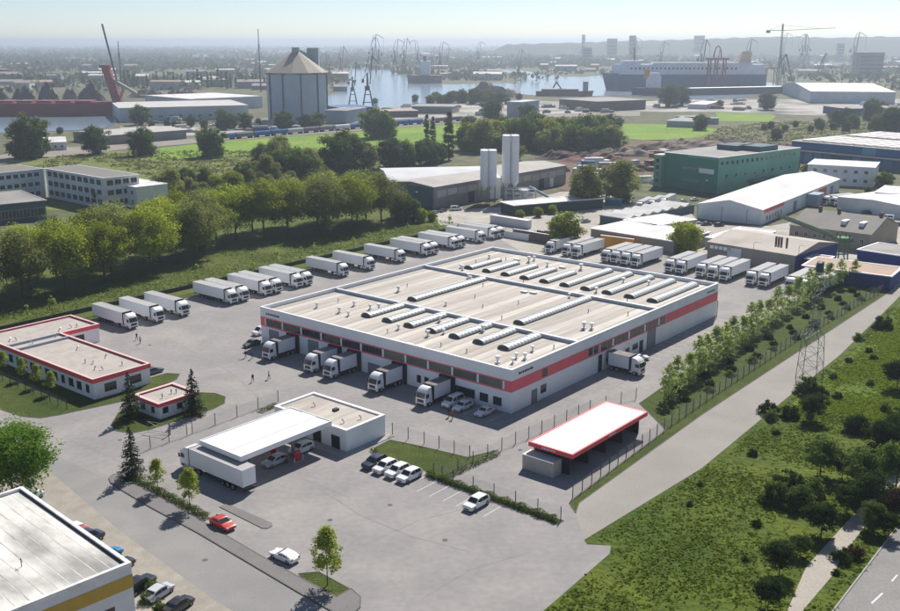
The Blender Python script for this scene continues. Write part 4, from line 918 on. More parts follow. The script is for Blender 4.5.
# meadow shrubs and trees: (pixel of the foot, crown width in pixels, kind)
mead = [(753,455,11,'s0'),(771,419,16,'s1'),(790,417,20,'s0'),(812,420,28,'t0'),(857,432,28,'s2'),(897,452,40,'t0'),(776,434,8,'s0'),(820,475,40,'t1'),(860,489,42,'t1'),(778,502,34,'s1'),(800,507,36,'s1'),(790,488,30,'s0'),(812,495,30,'s1'),(847,513,32,'t0'),(757,525,11,'s0'),(821,535,36,'t0'),(779,575,38,'t0'),(854,556,20,'s3'),(872,530,30,'t1'),(893,505,28,'s3'),(768,607,34,'t0'),(836,574,9,'s0'),(883,328,20,'s0'),(858,340,11,'s1'),(869,352,8,'s0'),(873,359,8,'s0'),(806,393,26,'s1'),(816,396,20,'s0'),(768,412,20,'s0'),(897,388,30,'t0'),(849,362,8,'s0'),(833,378,9,'s1'),(885,410,14,'s1'),(838,398,10,'s0'),(899,420,20,'s0'),(745,300+260,9,'s1'),(700,485,8,'s1'),(690,505,8,'s1'),(870,385,9,'s1'),(800,555,22,'t1'),(842,478,26,'t0'),(880,470,26,'t0'),(884,462,44,'t0'),(896,488,46,'t1'),(868,508,40,'t0'),(888,536,26,'t0'),(842,560,22,'s0')]
kinds = {'s0':'dark green round shrub','s1':'mid green leafy shrub','s2':'broad dark shrub','s3':'reddish brown leafy shrub','t0':'dark green small tree','t1':'mid green small tree'}
cnt = {}
for x, y, w, k in sorted(mead):
    q = G(x, y); wm = w*q.y/FPX*1.02
    pr, base = (SHRUB[int(k[1])], 4.4) if k[0] == 's' else (BTREE[int(k[1])], 6.9)
    cnt[k] = cnt.get(k, -1)+1
    plant(pr, (q.x,q.y,0), f'{kinds[k]} in the meadow, {ORD[cnt[k]]} from the left of its kind', wm/base, group='growth in the meadow')
# tufts of long grass and weeds over the meadow, the verge and the lawn strips
def pip(p_, A):
    ins = np.zeros(len(p_), bool); j = len(A)-1
    for i in range(len(A)):
        c = ((A[i,1] > p_[:,1]) != (A[j,1] > p_[:,1])) & (p_[:,0] < (A[j,0]-A[i,0])*(p_[:,1]-A[i,1])/(A[j,1]-A[i,1]+1e-9)+A[i,0]); ins ^= c; j = i
    return ins
NOTUFT = [np.array([[q.x,q.y] for q in px(P_)]) for P_ in ([(745,690),(787,609),(805,567),(834,535),(861,505),(892,466),(920,438),(935,450),(906,480),(872,520),(847,552),(834,576),(806,609),(780,690)], [(790,680),(832,611),(845,594),(889,536),(930,482),(1100,500),(1000,760)])]
def tufts(name, region, n, size, leaf, label, hmax=.5, test=None):
    C, N_ = [], []
    A = np.array([[p.x,p.y] for p in region]); lo, hi = A.min(0), A.max(0)
    p_ = lo+(hi-lo)*rng.random((n*3,2))
    ins = pip(p_, A)
    p_ = p_[ins][:n]
    for ex in NOTUFT: p_ = p_[~pip(p_, ex)]
    d = np.sin(p_[:,0]*.21+np.sin(p_[:,1]*.17)*2)+np.sin(p_[:,1]*.29+np.sin(p_[:,0]*.11)*2)+.9*rng.normal(size=len(p_)); p_ = p_[d > -.5]
    k = 3; c = np.repeat(p_, k, 0); z = hmax*rng.random(len(c))**1.5*(.4+.6*np.repeat(rng.random(len(p_)), k))
    C = np.column_stack([c+rng.normal(size=c.shape)*size*.6, z]); N_ = unit(rng.normal(size=C.shape)*.32+np.array([[0,0,.9]]))
    o = link(name, leaves_mesh(name, C, N_, size, LF[leaf])); o['kind'] = 'stuff'; o['label'] = label; return o
LF['grass1'] = leafmat('tuft_green', (.085,.135,.015), (.165,.200,.028), .45, 0); LF['grass2'] = leafmat('tuft_yellow', (.17,.25,.025), (.27,.33,.04), .48, 0)
mp = [W(*p) for p in ((-52,-42.6),(-33.6,-41.4),(-30.5,-40.2),(-31.8,-37.4),(0,-39),(43,-37.2),(75,-36),(133,-31),(150,-40),(150,-100),(60,-100),(-20,-80),(-60,-60))]
tufts('grass', mp, 46000, .46, 'grass1', 'long uneven meadow grass and weeds', .14)
mp2 = [W(*p) for p in ((34,-40),(75,-38),(133,-33),(148,-42),(126,-74),(45,-64))]
tufts('grass', mp2, 42000, .42, 'grass2', 'yellow-green flowering weeds in the upper meadow', .30)
vp = [W(*p) for p in ((-60,128),(147,128),(150,145),(70,160),(-50,150))]
tufts('grass', vp, 26000, .34, 'grass1', 'grass and weeds on the verge behind the truck row', .18)

rm = px([(-40,200),(60,156),(150,152),(300,150),(420,150),(440,172),(380,205),(200,200),(140,175),(90,160)])
LF['scrub'] = leafmat('scrub_leaf', (.10,.13,.03), (.17,.18,.05), .4, 0)
tufts('scrub', rm, 9000, 1.3, 'scrub', 'rough weeds and low scrub on the meadow beyond the tree belt', 1.3)
tufts('scrub', px([(700,142),(722,127),(770,122),(900,120),(950,124),(950,148),(860,150),(760,146)]), 5000, 1.6, 'scrub', 'dry weeds on the scrubland behind the blue hall', 1.2)
# ================================================================ buildings and harbour behind the yard
def M_(n, c, r=.8, v=.08, **k): return mat(n, c, r, v, .15, .05, 1.5, **k)
LIGHTROOF = M_('light_roof', (.74,.72,.69), stain=.2, sscale=.08); GREYROOF = M_('grey_roof', (.30,.285,.27), stain=.2, sscale=.1); PALEWALL = M_('pale_wall', (.58,.61,.64)); TEAL = M_('teal_wall', (.07,.13,.155)); BROWNW = M_('brown_wall', (.16,.12,.11)); GREYW = M_('grey_wall', (.26,.25,.23)); BLUEW = M_('blue_wall', (.025,.14,.32)); NAVYW = M_('navy_wall', (.015,.045,.20)); GREENW = M_('green_wall', (.045,.235,.165)); GREENL = M_('light_green_wall', (.14,.36,.27)); TANW = M_('tan_wall', (.36,.31,.24)); BROWNROOF = M_('brown_roof', (.40,.29,.22)); SLATE = M_('slate_roof', (.21,.195,.175)); ORANGEW = M_('orange_wall', (.55,.26,.04)); BLUEGREY = M_('blue_grey_wall', (.33,.40,.47))
def framed(A, B, C, h):
    """corner pixels at roof height -> origin, local axes; A left front, B right front, C right rear"""
    a, b, c = G(*A, h), G(*B, h), G(*C, h); d = (b-a); w = d.length; d.normalize(); e = c-b
    return a, w, e.length, math.atan2(d.y, d.x), Vector((e.dot(d), e.dot(Vector((-d.y,d.x,0)))))
def bld(name, label, cat, A, B, C, h, wall, roof, kind='flat', rise=1.6, fw=None, sw=None, over=.3, group=None, base=None):
    """fw / sw: windows on the front and on the right side: (count, rows, z of first sill, storey, width, height[, margin])"""
    a, w, _, rz, e = framed(A, B, C, h); l = max(3.0, e.y); sk = 0.0
    t = thing(name, label, cat, (a.x,a.y,0), rz, group)
    if kind == 'flat':
        part('wall', MB().prism([(0,0),(w,0),(w,l),(0,l)], -.2, h-.3), wall, t)
        r_ = part('roof', MB().box(.25,w-.25,.25,l-.25,h-.3,h-.12), roof, t); part('roof_edge', ring([(0,0),(w,0),(w,l),(0,l)], over, h-.3, h, .25), roof if over > .5 else COPING if wall is not TEAL else roof, t)
    elif kind == 'gable':      # ridge runs away from the viewer
        part('wall', MB().loft([[(0,y,-.2),(w,y,-.2),(w,y,h),(w/2,y,h+rise-.05),(0,y,h)] for y in (0,l)]), wall, t)
        s_ = rise/(w/2); m = MB()
        for x0, x1 in ((-over,w/2),(w+over,w/2)):
            z0 = h-over*s_+.04; z1 = h+rise+.04; m.hexa([(x0,-over,z0),(x1,-over,z1),(x1,l+over,z1),(x0,l+over,z0),(x0,-over,z0+.14),(x1,-over,z1+.14),(x1,l+over,z1+.14),(x0,l+over,z0+.14)])
        part('roof', m, roof, t)
    elif kind == 'ridge':      # ridge runs across, parallel to the front
        part('wall', MB().loft([[(x,0,-.2),(x,l,-.2),(x,l,h),(x,l/2,h+rise-.05),(x,0,h)] for x in (0,w)]), wall, t)
        s_ = rise/(l/2); m = MB()
        for y0 in (-over,l+over):
            z0 = h-over*s_+.04; z1 = h+rise+.04; m.hexa([(-over,y0,z0),(w+over,y0,z0),(w+over,l/2,z1),(-over,l/2,z1),(-over,y0,z0+.15),(w+over,y0,z0+.15),(w+over,l/2,z1+.15),(-over,l/2,z1+.15)])
        part('roof', m, roof, t)
    for spec, side in ((fw, 0), (sw, 1)):
        if not spec: continue
        n_, rows, z0, dz, ww, hh = spec[:6]; L_ = w if side == 0 else l; mg = spec[6] if len(spec) > 6 else .04*L_
        for r_ in range(rows):
            for i in range(n_):
                s_ = mg+(L_-2*mg)*(i+.5)/n_
                if side == 0: win(t, s_, 0, 0, z0+r_*dz, z0+r_*dz+hh, ww, GLASS, FRAMEW, 1, proud=.08)
                else: win(t, w, s_, Q, z0+r_*dz, z0+r_*dz+hh, ww, GLASS, FRAMEW, 1, proud=.08)
    if base: part('plinth', MB().box(-.06,w+.06,-.06,l+.06,-.2,base), CONC, t)
    t['_w'] = w; t['_l'] = l
    return t
def dims(t):
    w, l = t['_w'], t['_l']; return w, l
WHITEP = M_('white_render', (.70,.72,.74))
b1 = bld('office_block', 'long white three-storey block with many windows and flat brown roof, upper left', 'building', (44,168),(104,178),(121,171.5),13, WHITEP, SLATE, 'flat', fw=(9,3,1.4,4.1,3.6,2.3), sw=(4,3,1.4,4.1,3,2.3))
b1b = bld('office_block', 'white block wing with paired small windows at the left edge', 'building', (-60,179),(43,168.4),(34,163),13, WHITEP, SLATE, 'flat', fw=(13,3,1.6,4.1,2.2,1.8))
bld('annex', 'pale low annex at the right end of the white three-storey block', 'building', (104,181),(136,187),(142,179),9, WHITEP, LIGHTROOF, 'flat', fw=(5,2,1.4,4,2,1.8))
b2 = bld('workshop', 'dark glass-fronted low workshop at the left edge among trees', 'building', (-40,208),(45,200),(20,190),7.5, TEAL, GREYROOF, 'flat', over=.7, fw=(7,1,1.5,4,5.5,3.2))
b3 = bld('concrete_plant_hall', 'long grey hall with dark teal gable end beside the white silos', 'hall', (389,182),(434,187.5),(560,165),9, GREYW, M_('plant_roof', (.42,.39,.36), stain=.15, sscale=.06), 'gable', 1.2)
w, l = dims(b3); part('gable_cladding', MB().box(.02,w-.6,-.06,0,-.1,8.7), TEAL, b3)
for k in range(14): part('wall_panel', MB().box(w,w+.06,2+k*l/14.5,2+(k+.9)*l/14.5,4.4+(k % 2)*.5,7.4), M_('panel_pale', (.46,.44,.40), rnd=.2), b3)
for k in (3,10): part('door', MB().box(w,w+.09,k*l/13,k*l/13+4,0,4.6), DARK, b3)
part('door', MB().box(w,w+.09,l*.86,l*.86+3,0,4.2), COPING, b3)
bld('storage_hall', 'pale arched-roof hall behind the grey concrete plant hall', 'hall', (380,168.5),(389,180.5),(480,165),9, PALEWALL, M_('pale_metal_roof', (.56,.57,.58)), 'gable', 1.4)
def silo_group(pxs, ybase, z0, z1, label, r=1.75):
    q = G(sum(pxs)/len(pxs), ybase); t = thing('silo_cluster', label, 'silo', (q.x,q.y,0))
    for i, x in enumerate(pxs):
        for dy in (0, 3.6):
            p_ = G(x, ybase); ox = p_.x-q.x
            s_ = part('silo', MB().tube((ox,dy,z0+2.2),(ox,dy,z1),r,r,14).tube((ox,dy,z0),(ox,dy,z0+2.2),.5,r,14), M_('silo_white', (.78,.80,.82), .5, .04), t, smooth=True)
            part('silo_band', MB().tube((ox,dy,z1-.3),(ox,dy,z1+.1),r+.06,None,14), VENT, s_)
            for dx in (-1,1): part('leg', MB().box(ox+dx*1.2-.15,ox+dx*1.2+.15,dy-.15,dy+.15,-.1,z0+2.6), STEEL, t)
    part('railing', MB().box((G(pxs[0],ybase).x-q.x)-r,(G(pxs[-1],ybase).x-q.x)+r,-r,-r+.08,z1+.9,z1+1.0).box((G(pxs[0],ybase).x-q.x)-r,(G(pxs[-1],ybase).x-q.x)+r,-r,-r+.08,z1+.4,z1+.46), VENT, t)
    return t
silo_group([484.2,492.2], 203, 5.5, 22.4, 'shorter pair of white cement silos at the concrete plant')
silo_group([505.8,514.2], 202, 6.5, 28.4, 'taller pair of white cement silos at the concrete plant')
cvt = thing('mixing_tower', 'grey steel mixing frame and pipes at the foot of the white silos', 'mixer', (*G(520,204)[:2],0))
m = MB()
for i in range(5):
    for j in range(3): m.bar((-6+i*3.2,j*3,0),(-6+i*3.2,j*3,6.2),.25)
for z in (2.2,4.2,6.2): 
    for j in range(3): m.bar((-6,j*3,z),(6.8,j*3,z),.2)
part('frame', m, VENT, cvt); part('hopper', MB().tube((2,3,2.5),(2,3,5.8),.7,2.6,10), VENT, cvt); part('conveyor', MB().bar((4,3,7),(16,-4,1.2),1.0), BLUEGREY, cvt); part('wall', MB().box(-7,6,6.6,7,0,3.6), BLUEGREY, cvt)
bld('flat_shed', 'long low dark green shed with white roof in front of the silos', 'shed', (501,201.5),(514,205.2),(570,190),4.4, M_('dark_green_wall', (.035,.065,.06)), LIGHTROOF, 'flat', over=.5)
g_ = bld('green_building', 'large green industrial block with light green side and dark roof units', 'building', (665,152),(719,157.5),(778,145.5),16.5, GREENW, GREYROOF, 'flat', fw=(6,2,4,5.5,.9,1.0,10))
w, l = dims(g_); part('side_cladding', MB().box(w,w+.07,.0,l,-.1,16.1), GREENL, g_)
for k in range(16): part('window', MB().box(w,w+.14,2+k*l/17,2+k*l/17+1.6,12.6,14.2), GLASS, g_)
for k in range(8): part('window', MB().box(w,w+.14,6+k*l/9,6+k*l/9+1.4,6.8,8.2), GLASS, g_)
part('loading_canopy', MB().box(w+.1,w+3.2,l*.35,l*.97,3.6,4.0), GREENW, g_); part('loading_door', MB().box(w+.02,w+.16,l*.38,l*.94,.1,3.4), DARK, g_)
part('curved_panel', MB().prism([(0,0),(0,0)][:0] or [(w*.45,-.08),(w,-.08),(w,-.02),(w*.45,-.02)], 15.2, 16.1), GREENL, g_)
st_ = part('stair_tower', MB().box(-4.2,.2,-2.4,3.2,-.1,14.6), GREENL, g_); part('tower_cap', MB().box(-4.5,.5,-2.7,3.5,14.6,15.3), LIGHTROOF, st_)
for k in range(4): part('window', MB().box(-3.2,-1.2,-2.48,-2.4,2.2+k*3.1,3.9+k*3.1), GLASS, st_)
part('sign_panel', MB().box(w*.66,w*.93,-.14,0,8.6,10.8), COPING, g_)
for x0, x1, y0, y1 in ((w*.25,w*.62,l*.45,l*.68),(w*.55,w*.95,l*.52,l*.74)): part('roof_unit', MB().box(x0,x1,y0,y1,16.3,18.8), TEAL, g_)
wh2 = bld('white_hall', 'wide white gabled hall with red sign strip below its eave', 'hall', (697.6,204),(762.4,210.3),(857,180.5),5.6, M_('hall_white', (.70,.75,.80)), M_('hall_roof', (.72,.68,.66), stain=.12, sscale=.05), 'gable', 2.6)
w, l = dims(wh2); part('red_sign', MB().box(w+.05,w+.16,2,l*.24,4.2,5.4), RED, wh2)
for k in range(6): win(wh2, w, 6+k*3.4, Q, 1.0, 2.8, 1.6, GLASS, FRAMEW, proud=.08)
for k in range(3): part('wall_post', MB().box(k*w/2.6,k*w/2.6+.3,-.1,0,0,5.6), BLUEGREY, wh2)
part('orange_door', MB().box(w,w+.1,l*.68,l*.80,0,4.6), M_('orange_door', (.60,.16,.06)), wh2); part('porch', MB().box(w,w+5,l*.52,l*.60,0,5.0), BLUEGREY, wh2)
for k in range(2): part('door', MB().box(w,w+.1,l*(.36+k*.5),l*(.40+k*.5),0,4), DOORG, wh2)
bld('white_office', 'two-storey white office with dark roof edge behind the gabled hall', 'building', (808,164),(875,167.5),(880,162),9.5, WHITEP, LIGHTROOF, 'flat', fw=(6,2,1.8,4.2,1.8,1.6), sw=(3,2,1.8,4.2,1.5,1.6))
bh = bld('blue_hall', 'long blue industrial hall with pale skylight strips on its roof', 'hall', (792,140.5),(925,152),(985,139),11.5, BLUEW, M_('blue_hall_roof', (.36,.29,.24)), 'flat')
w, l = dims(bh)
for k in range(12):
    for j in range(2): part('roof_light', MB().prism([(4+k*w/12.4,4+j*l*.48),(9+k*w/12.4,4+j*l*.48),(9+k*w/12.4,l*.42+j*l*.48),(4+k*w/12.4,l*.42+j*l*.48)], 11.3, 12.1), LIGHTROOF, bh)
part('canopy', MB().box(-3,w,-5,.0,6.2,6.8), GREYROOF, bh); part('pale_panel', MB().box(w*.56,w*.66,-.1,0,7.0,11.1), M_('teal_panel', (.10,.36,.46)), bh)
for k in range(13): part('gate', MB().box(3+k*w/13.2,3+k*w/13.2+5,-.12,0,.2,5.2), M_('blue_gate', (.08,.24,.42), rnd=.5), bh)
gr = bld('grey_hall', 'grey hall with low pale roof and pipes, behind the parked trucks', 'hall', (708,242),(795.5,256),(826,241.5),5.2, GREYW, M_('dusty_roof', (.47,.42,.365), stain=.15, sscale=.08), 'ridge', 2.2)
w, l = dims(gr)
for x in (.66,.69,.72,.78): part('roof_pipe', MB().tube((w*x,l*.25,5.5),(w*x,l*.25,8.8),.35,None,8), M_('rust_pipe', (.12,.06,.05)), gr)
part('gate', MB().box(w*.24,w*.40,-.1,0,0,4.6), PALEWALL, gr)
for k in range(5): part('window', MB().box(w*.03+k*1.6,w*.03+k*1.6+1.2,-.1,0,3.4,4.4), COPING, gr)
part('side_panel', MB().box(w,w+.08,0,l,0,5.1), NAVYW, gr)
hs = bld('brown_house', 'large tan house with long dark pitched roof and chimneys', 'house', (790,225),(871,235),(893,223.5),6.0, TANW, SLATE, 'ridge', 4.0, fw=(8,1,2.6,3,1.3,1.6))
w, l = dims(hs)
for x, y in ((.18,.5),(.42,.5),(.93,.52)): part('chimney', MB().box(w*x-.5,w*x+.5,l*y-.5,l*y+.5,8,11.4), BROWNW, hs)
for x in (.60,.82): part('dormer', MB().box(w*x-.8,w*x+.8,l*.16,l*.34,6.8,8.8), COPING, hs)
bld('flat_shelter', 'wide brown-topped shelter with blue walls at the yard corner', 'shelter', (803,265),(891,276),(903,267),4.2, NAVYW, BROWNROOF, 'flat', over=.4)
bld('low_shed', 'small brown-roofed shed between the grey hall and the tan house', 'shed', (806,258),(826,260.5),(832,256),4.0, NAVYW, BROWNROOF, 'flat', over=.4)
bld('blue_store', 'blue storage block with pale flat roof at the right edge', 'building', (857.8,249),(905,256),(912,247),6.0, NAVYW, GREYROOF, 'flat', over=.3)
bld('flat_hall', 'long low white-roofed hall behind the four grouped trucks', 'hall', (591,228),(674,241),(690,229),4.2, GREYW, LIGHTROOF, 'flat', over=.4)
bld('flat_hall', 'short white-roofed shed beyond the low flat hall', 'hall', (624,219.5),(655,225.5),(681,216.5),4.2, GREYW, LIGHTROOF, 'flat', over=.4)
bld('flat_hall', 'white-roofed lean-to behind the grey dusty hall', 'hall', (706,237),(742,242),(752,228),3.6, PALEWALL, LIGHTROOF, 'flat', over=.4)
ghs = bld('trailer_shelter', 'row of pale ridged shelter roofs left of the white gabled hall', 'shelter', (600,215),(628,219),(676,202),3.2, TEAL, GREYROOF, 'flat')
w, l = dims(ghs)
for k in range(7): part('roof_bay', MB().loft([[(x,1+k*l/7.2,3.1),(x,1+(k+.86)*l/7.2,3.1),(x,1+(k+.43)*l/7.2,4.1)] for x in (0,w)]), LIGHTROOF, ghs)
bld('long_white_store', 'long white-walled store with bright roof at the right edge', 'building', (838,197),(910,207.5),(935,199),5.0, PALEWALL, M_('bright_roof', (.80,.79,.76)), 'gable', .8)
bld('white_store', 'pale grey flat store behind the long white one at the right edge', 'building', (875,192),(915,195),(925,188),6.0, GREYW, LIGHTROOF, 'flat')
def boxthing(name, label, cat, p0, p1, z, depth, m_, roof=None, group=None):
    """low wall or block from ground pixel p0 to ground pixel p1"""
    a, b = G(*p0), G(*p1); d = b-a; t = thing(name, label, cat, (a.x,a.y,0), math.atan2(d.y,d.x), group)
    part('body', MB().box(0,d.length,0,depth,-.1,z), m_, t); part('top', MB().box(-.05,d.length+.05,-.05,depth+.05,z,z+.12), roof or COPING, t); return t
boxthing('orange_wall', 'orange wall behind the first group of trucks in the rear row', 'wall', (600,247.5),(633,252), 4.2, .5, ORANGEW)
boxthing('yard_wall', 'brown retaining wall left of the round tree at the yard corner', 'wall', (513,238),(560,246), 3.2, .5, BROWNW)
boxthing('yard_wall', 'white wall panels at the far corner of the truck yard', 'wall', (503,237),(531,241), 2.2, .2, COPING)
boxthing('site_cabin', 'row of pale site cabins beyond the yard corner', 'cabin', (490,223),(527,229), 3.0, 2.6, PALEWALL, LIGHTROOF)
boxthing('blue_skip', 'blue skip standing on the pale yard', 'skip', (605,205),(620,206), 2.6, 4, M_('skip_blue', (.03,.22,.36)))
boxthing('teal_heap_cover', 'teal covered stack beside the lone tree in the pale yard', 'stack', (576,205),(596,204), 2.0, 4, TEAL)
# heaps of soil, logs and scrap
def heap(label, x0, x1, y, h, m_, seed, name='soil_heap', dep=None, cat='heap'):
    a, b = G(x0,y), G(x1,y); L_ = (b-a).length; dep = dep or L_*.4; r_ = random.Random(seed); nx_, ny_ = 22, 10
    V, F = [], []
    ph = [r_.random()*6 for _ in range(4)]
    for j in range(ny_+1):
        for i in range(nx_+1):
            s_, t_2 = i/nx_, j/ny_; e = max(0, 1-abs(2*s_-1)**2.4)*max(0, 1-abs(2*t_2-1)**2)
            z = h*e*(.72+.28*math.sin(s_*11+ph[0])*math.sin(t_2*7+ph[1])+r_.uniform(-.16,.16))-.1
            V.append((L_*s_-L_/2+r_.uniform(-.3,.3), dep*t_2, z))
    for j in range(ny_):
        for i in range(nx_): k = j*(nx_+1)+i; F.append((k,k+1,k+nx_+2,k+nx_+1))
    mm = MB(); mm.v = V; mm.f = F; mm.m = [0]*len(F)
    return tag(link(name, mm.mesh(name, m_), None, ((a.x+b.x)/2,a.y,0)), label, cat, 'heaps of soil and timber')
HEAPS = [M_('soil_dark', (.11,.075,.06), .95, .25), M_('soil_pale', (.25,.20,.155), .95, .25), M_('soil_red', (.17,.09,.075), .95, .25)]
for i, (x0, x1, y, h, k, lab) in enumerate(((536,600,160,6,0,'long dark brown heap behind the concrete plant'),(560,640,163,5,2,'reddish heap in the soil yard left of the green building'),(590,660,157,6,1,'pale brown heap at the middle of the soil yard'),(620,700,152,5.5,0,'dark brown heap along the green field'),(655,735,147,5,1,'pale heap behind the green building left of its roof units'),(700,770,146,5,0,'dark heap behind the green building on the right'),(760,800,149,4,2,'reddish heap next to the blue hall'),(600,662,172,5,0,'dark heap left of the green stair tower'),(640,668,168,4.5,0,'steep dark bank beside the green building'),(528,556,241,4.5,2,'reddish heap behind the truck yard corner'),(545,575,172,3.5,1,'small pale heap at the right end of the concrete plant'))):
    heap(lab, x0, x1, y, h, HEAPS[k], i)
# goods train
tr_cols = [('blue',(.02,.13,.32)),('white',(.60,.62,.64)),('grey',(.16,.17,.18)),('white',(.60,.62,.64)),('blue',(.02,.13,.32)),('grey',(.16,.17,.18))]
pts = [G(218,140.5), G(330,131), G(480,119.5)]
def along(s_):
    for a, b in zip(pts[:-1], pts[1:]):
        L_ = (b-a).length
        if s_ <= L_: return a+(b-a)*(s_/L_), math.atan2((b-a).y,(b-a).x)
        s_ -= L_
    return pts[-1], 0
tot = sum((b-a).length for a, b in zip(pts[:-1], pts[1:])); nwg = int(tot/15.5)
wg_proto = {}
for i in range(nwg):
    p_, rz = along(i*15.5); n_, c = tr_cols[(i*5+i//3) % 6]
    t = thing('freight_wagon', f'{n_} covered freight wagon, {ORD[i]} from the left in the goods train', 'wagon', (p_.x,p_.y,.1), rz, 'goods train')
    if n_ not in wg_proto: wg_proto[n_] = (MB().loft([[(x,-1.5,1.1),(x,1.5,1.1),(x,1.5,3.5),(x,.8,4.2),(x,-.8,4.2),(x,-1.5,3.5)] for x in (0,14.6)]).mesh('wagon_body', M_('wagon_'+n_, c, rnd=.25)), MB().box(1,4,-1.1,1.1,-.1,1.1).box(10.6,13.6,-1.1,1.1,-.1,1.1).mesh('bogie', BLACK))
    link('wagon_body', wg_proto[n_][0], t); link('bogies', wg_proto[n_][1], t)
# grain silo
q = G(294,123); sl = thing('grain_silo', 'huge pale blue drum silo with a conical tan roof', 'silo', (q.x,q.y+26,0)); rS, hS = 26.4, 40.5
DRUM = M_('drum_blue', (.42,.50,.57), .6, .05)
part('drum', MB().tube((0,0,-.2),(0,0,hS),rS,rS,12), DRUM, sl)
for i in range(12):
    a0, a1 = 2*math.pi*i/12, 2*math.pi*(i+1)/12; m = MB(); m.hexa([(rS*1.03*math.cos(a0),rS*1.03*math.sin(a0),hS),(rS*1.03*math.cos(a1),rS*1.03*math.sin(a1),hS),(2*math.cos(a1),2*math.sin(a1),hS+18),(2*math.cos(a0),2*math.sin(a0),hS+18),(rS*1.03*math.cos(a0),rS*1.03*math.sin(a0),hS+1),(rS*1.03*math.cos(a1),rS*1.03*math.sin(a1),hS+1),(2*math.cos(a1),2*math.sin(a1),hS+19),(2*math.cos(a0),2*math.sin(a0),hS+19)])
    part('roof_panel', m, M_('cone_tan', (.42,.36,.29), .8, .06, rnd=.12), sl)
for k in range(5): an = -2.5+k*.6; part('wall_rib', MB().tube((rS*math.cos(an),rS*math.sin(an),0),(rS*math.cos(an),rS*math.sin(an),hS+.6),.7,None,5), TEAL, sl)
part('eave_ring', MB().tube((0,0,hS-.4),(0,0,hS+.5),rS+.5,None,12), TEAL, sl)
hd = part('head_house', MB().box(8,18,10,20,0,62), BLUEGREY, sl); part('conveyor_bridge', MB().bar((0,0,hS+20),(12,14,hS+12),3.0), BLUEGREY, sl); part('roof_cabin', MB().box(-3,3,-3,3,hS+18,hS+22), BLUEGREY, sl)
bld('silo_annex', 'grey annex at the right foot of the drum silo', 'building', (325,110),(346,110.5),(347,107),11, BLUEGREY, GREYROOF)
bld('blue_shed', 'bright blue shed at the quay beside the harbour cranes', 'shed', (341,107.5),(373,106.5),(371,104),9, NAVYW, M_('shed_blue_roof', (.05,.13,.30)))
bld('quay_store', 'reddish low quay store right of the blue shed', 'shed', (390,111),(418,110.5),(416,108.5),6, BROWNW, BROWNROOF)
bld('quay_store', 'dark low quay store in front of the tree clump', 'shed', (412,106),(452,106.5),(450,104),7, GREYW, GREYROOF)
bld('quay_store', 'low flat warehouse by the river with pale roof, left of the silo', 'shed', (119,108),(248,105),(240,99.5),12, PALEWALL, M_('river_store_roof', (.52,.50,.48)), fw=(12,1,3,4,3,2))
bld('quay_store', 'second pale store behind the riverside warehouse', 'shed', (190,99),(262,96),(256,91),12, PALEWALL, LIGHTROOF)
bld('quay_store', 'grey low sheds near the railway behind the lone round tree', 'shed', (105,136),(186,130),(176,125),6, GREYW, M_('shed_roof2', (.45,.43,.41)), 'ridge', 1.5)
bld('field_house', 'small white house in the scrub near the river on the left', 'house', (37,143),(66,142),(64,138.5),5, WHITEP, LIGHTROOF, 'ridge', 2.2, fw=(4,1,1.5,3,1.6,1.6))
bld('brown_store', 'brown windowless store beside the harbour basin', 'shed', (598,101.5),(646,99.5),(641,95.5),10, BROWNW, GREYROOF)
bld('field_shed', 'grey flat shed at the edge of the green field', 'shed', (667,120.5),(694,121.5),(700,117),5, BLUEGREY, GREYROOF)
bld('field_shed', 'second grey shed right of the first at the green field', 'shed', (694,118.5),(719,118),(716,115),5, BLUEGREY, GREYROOF)
bld('white_warehouse', 'long white warehouse with bright roof at the quay on the right', 'warehouse', (811,91.5),(896,92.2),(892,84),13, M_('far_white', (.52,.58,.64)), M_('far_white_roof', (.80,.78,.72)), 'ridge', 5)
bld('dark_store', 'dark flat store right of the scrubland trees', 'shed', (846,108.5),(905,108),(900,105),7, NAVYW, GREYROOF)
bld('white_store', 'white-roofed store at the basin edge in the middle right', 'shed', (688,104),(706,104.5),(712,101),5, PALEWALL, LIGHTROOF)
bld('water_tower_house', 'pale boxy tower house among the trees beside the railway', 'building', (507,101.5),(521,102),(522,99.5),14, BLUEGREY, PALEWALL)
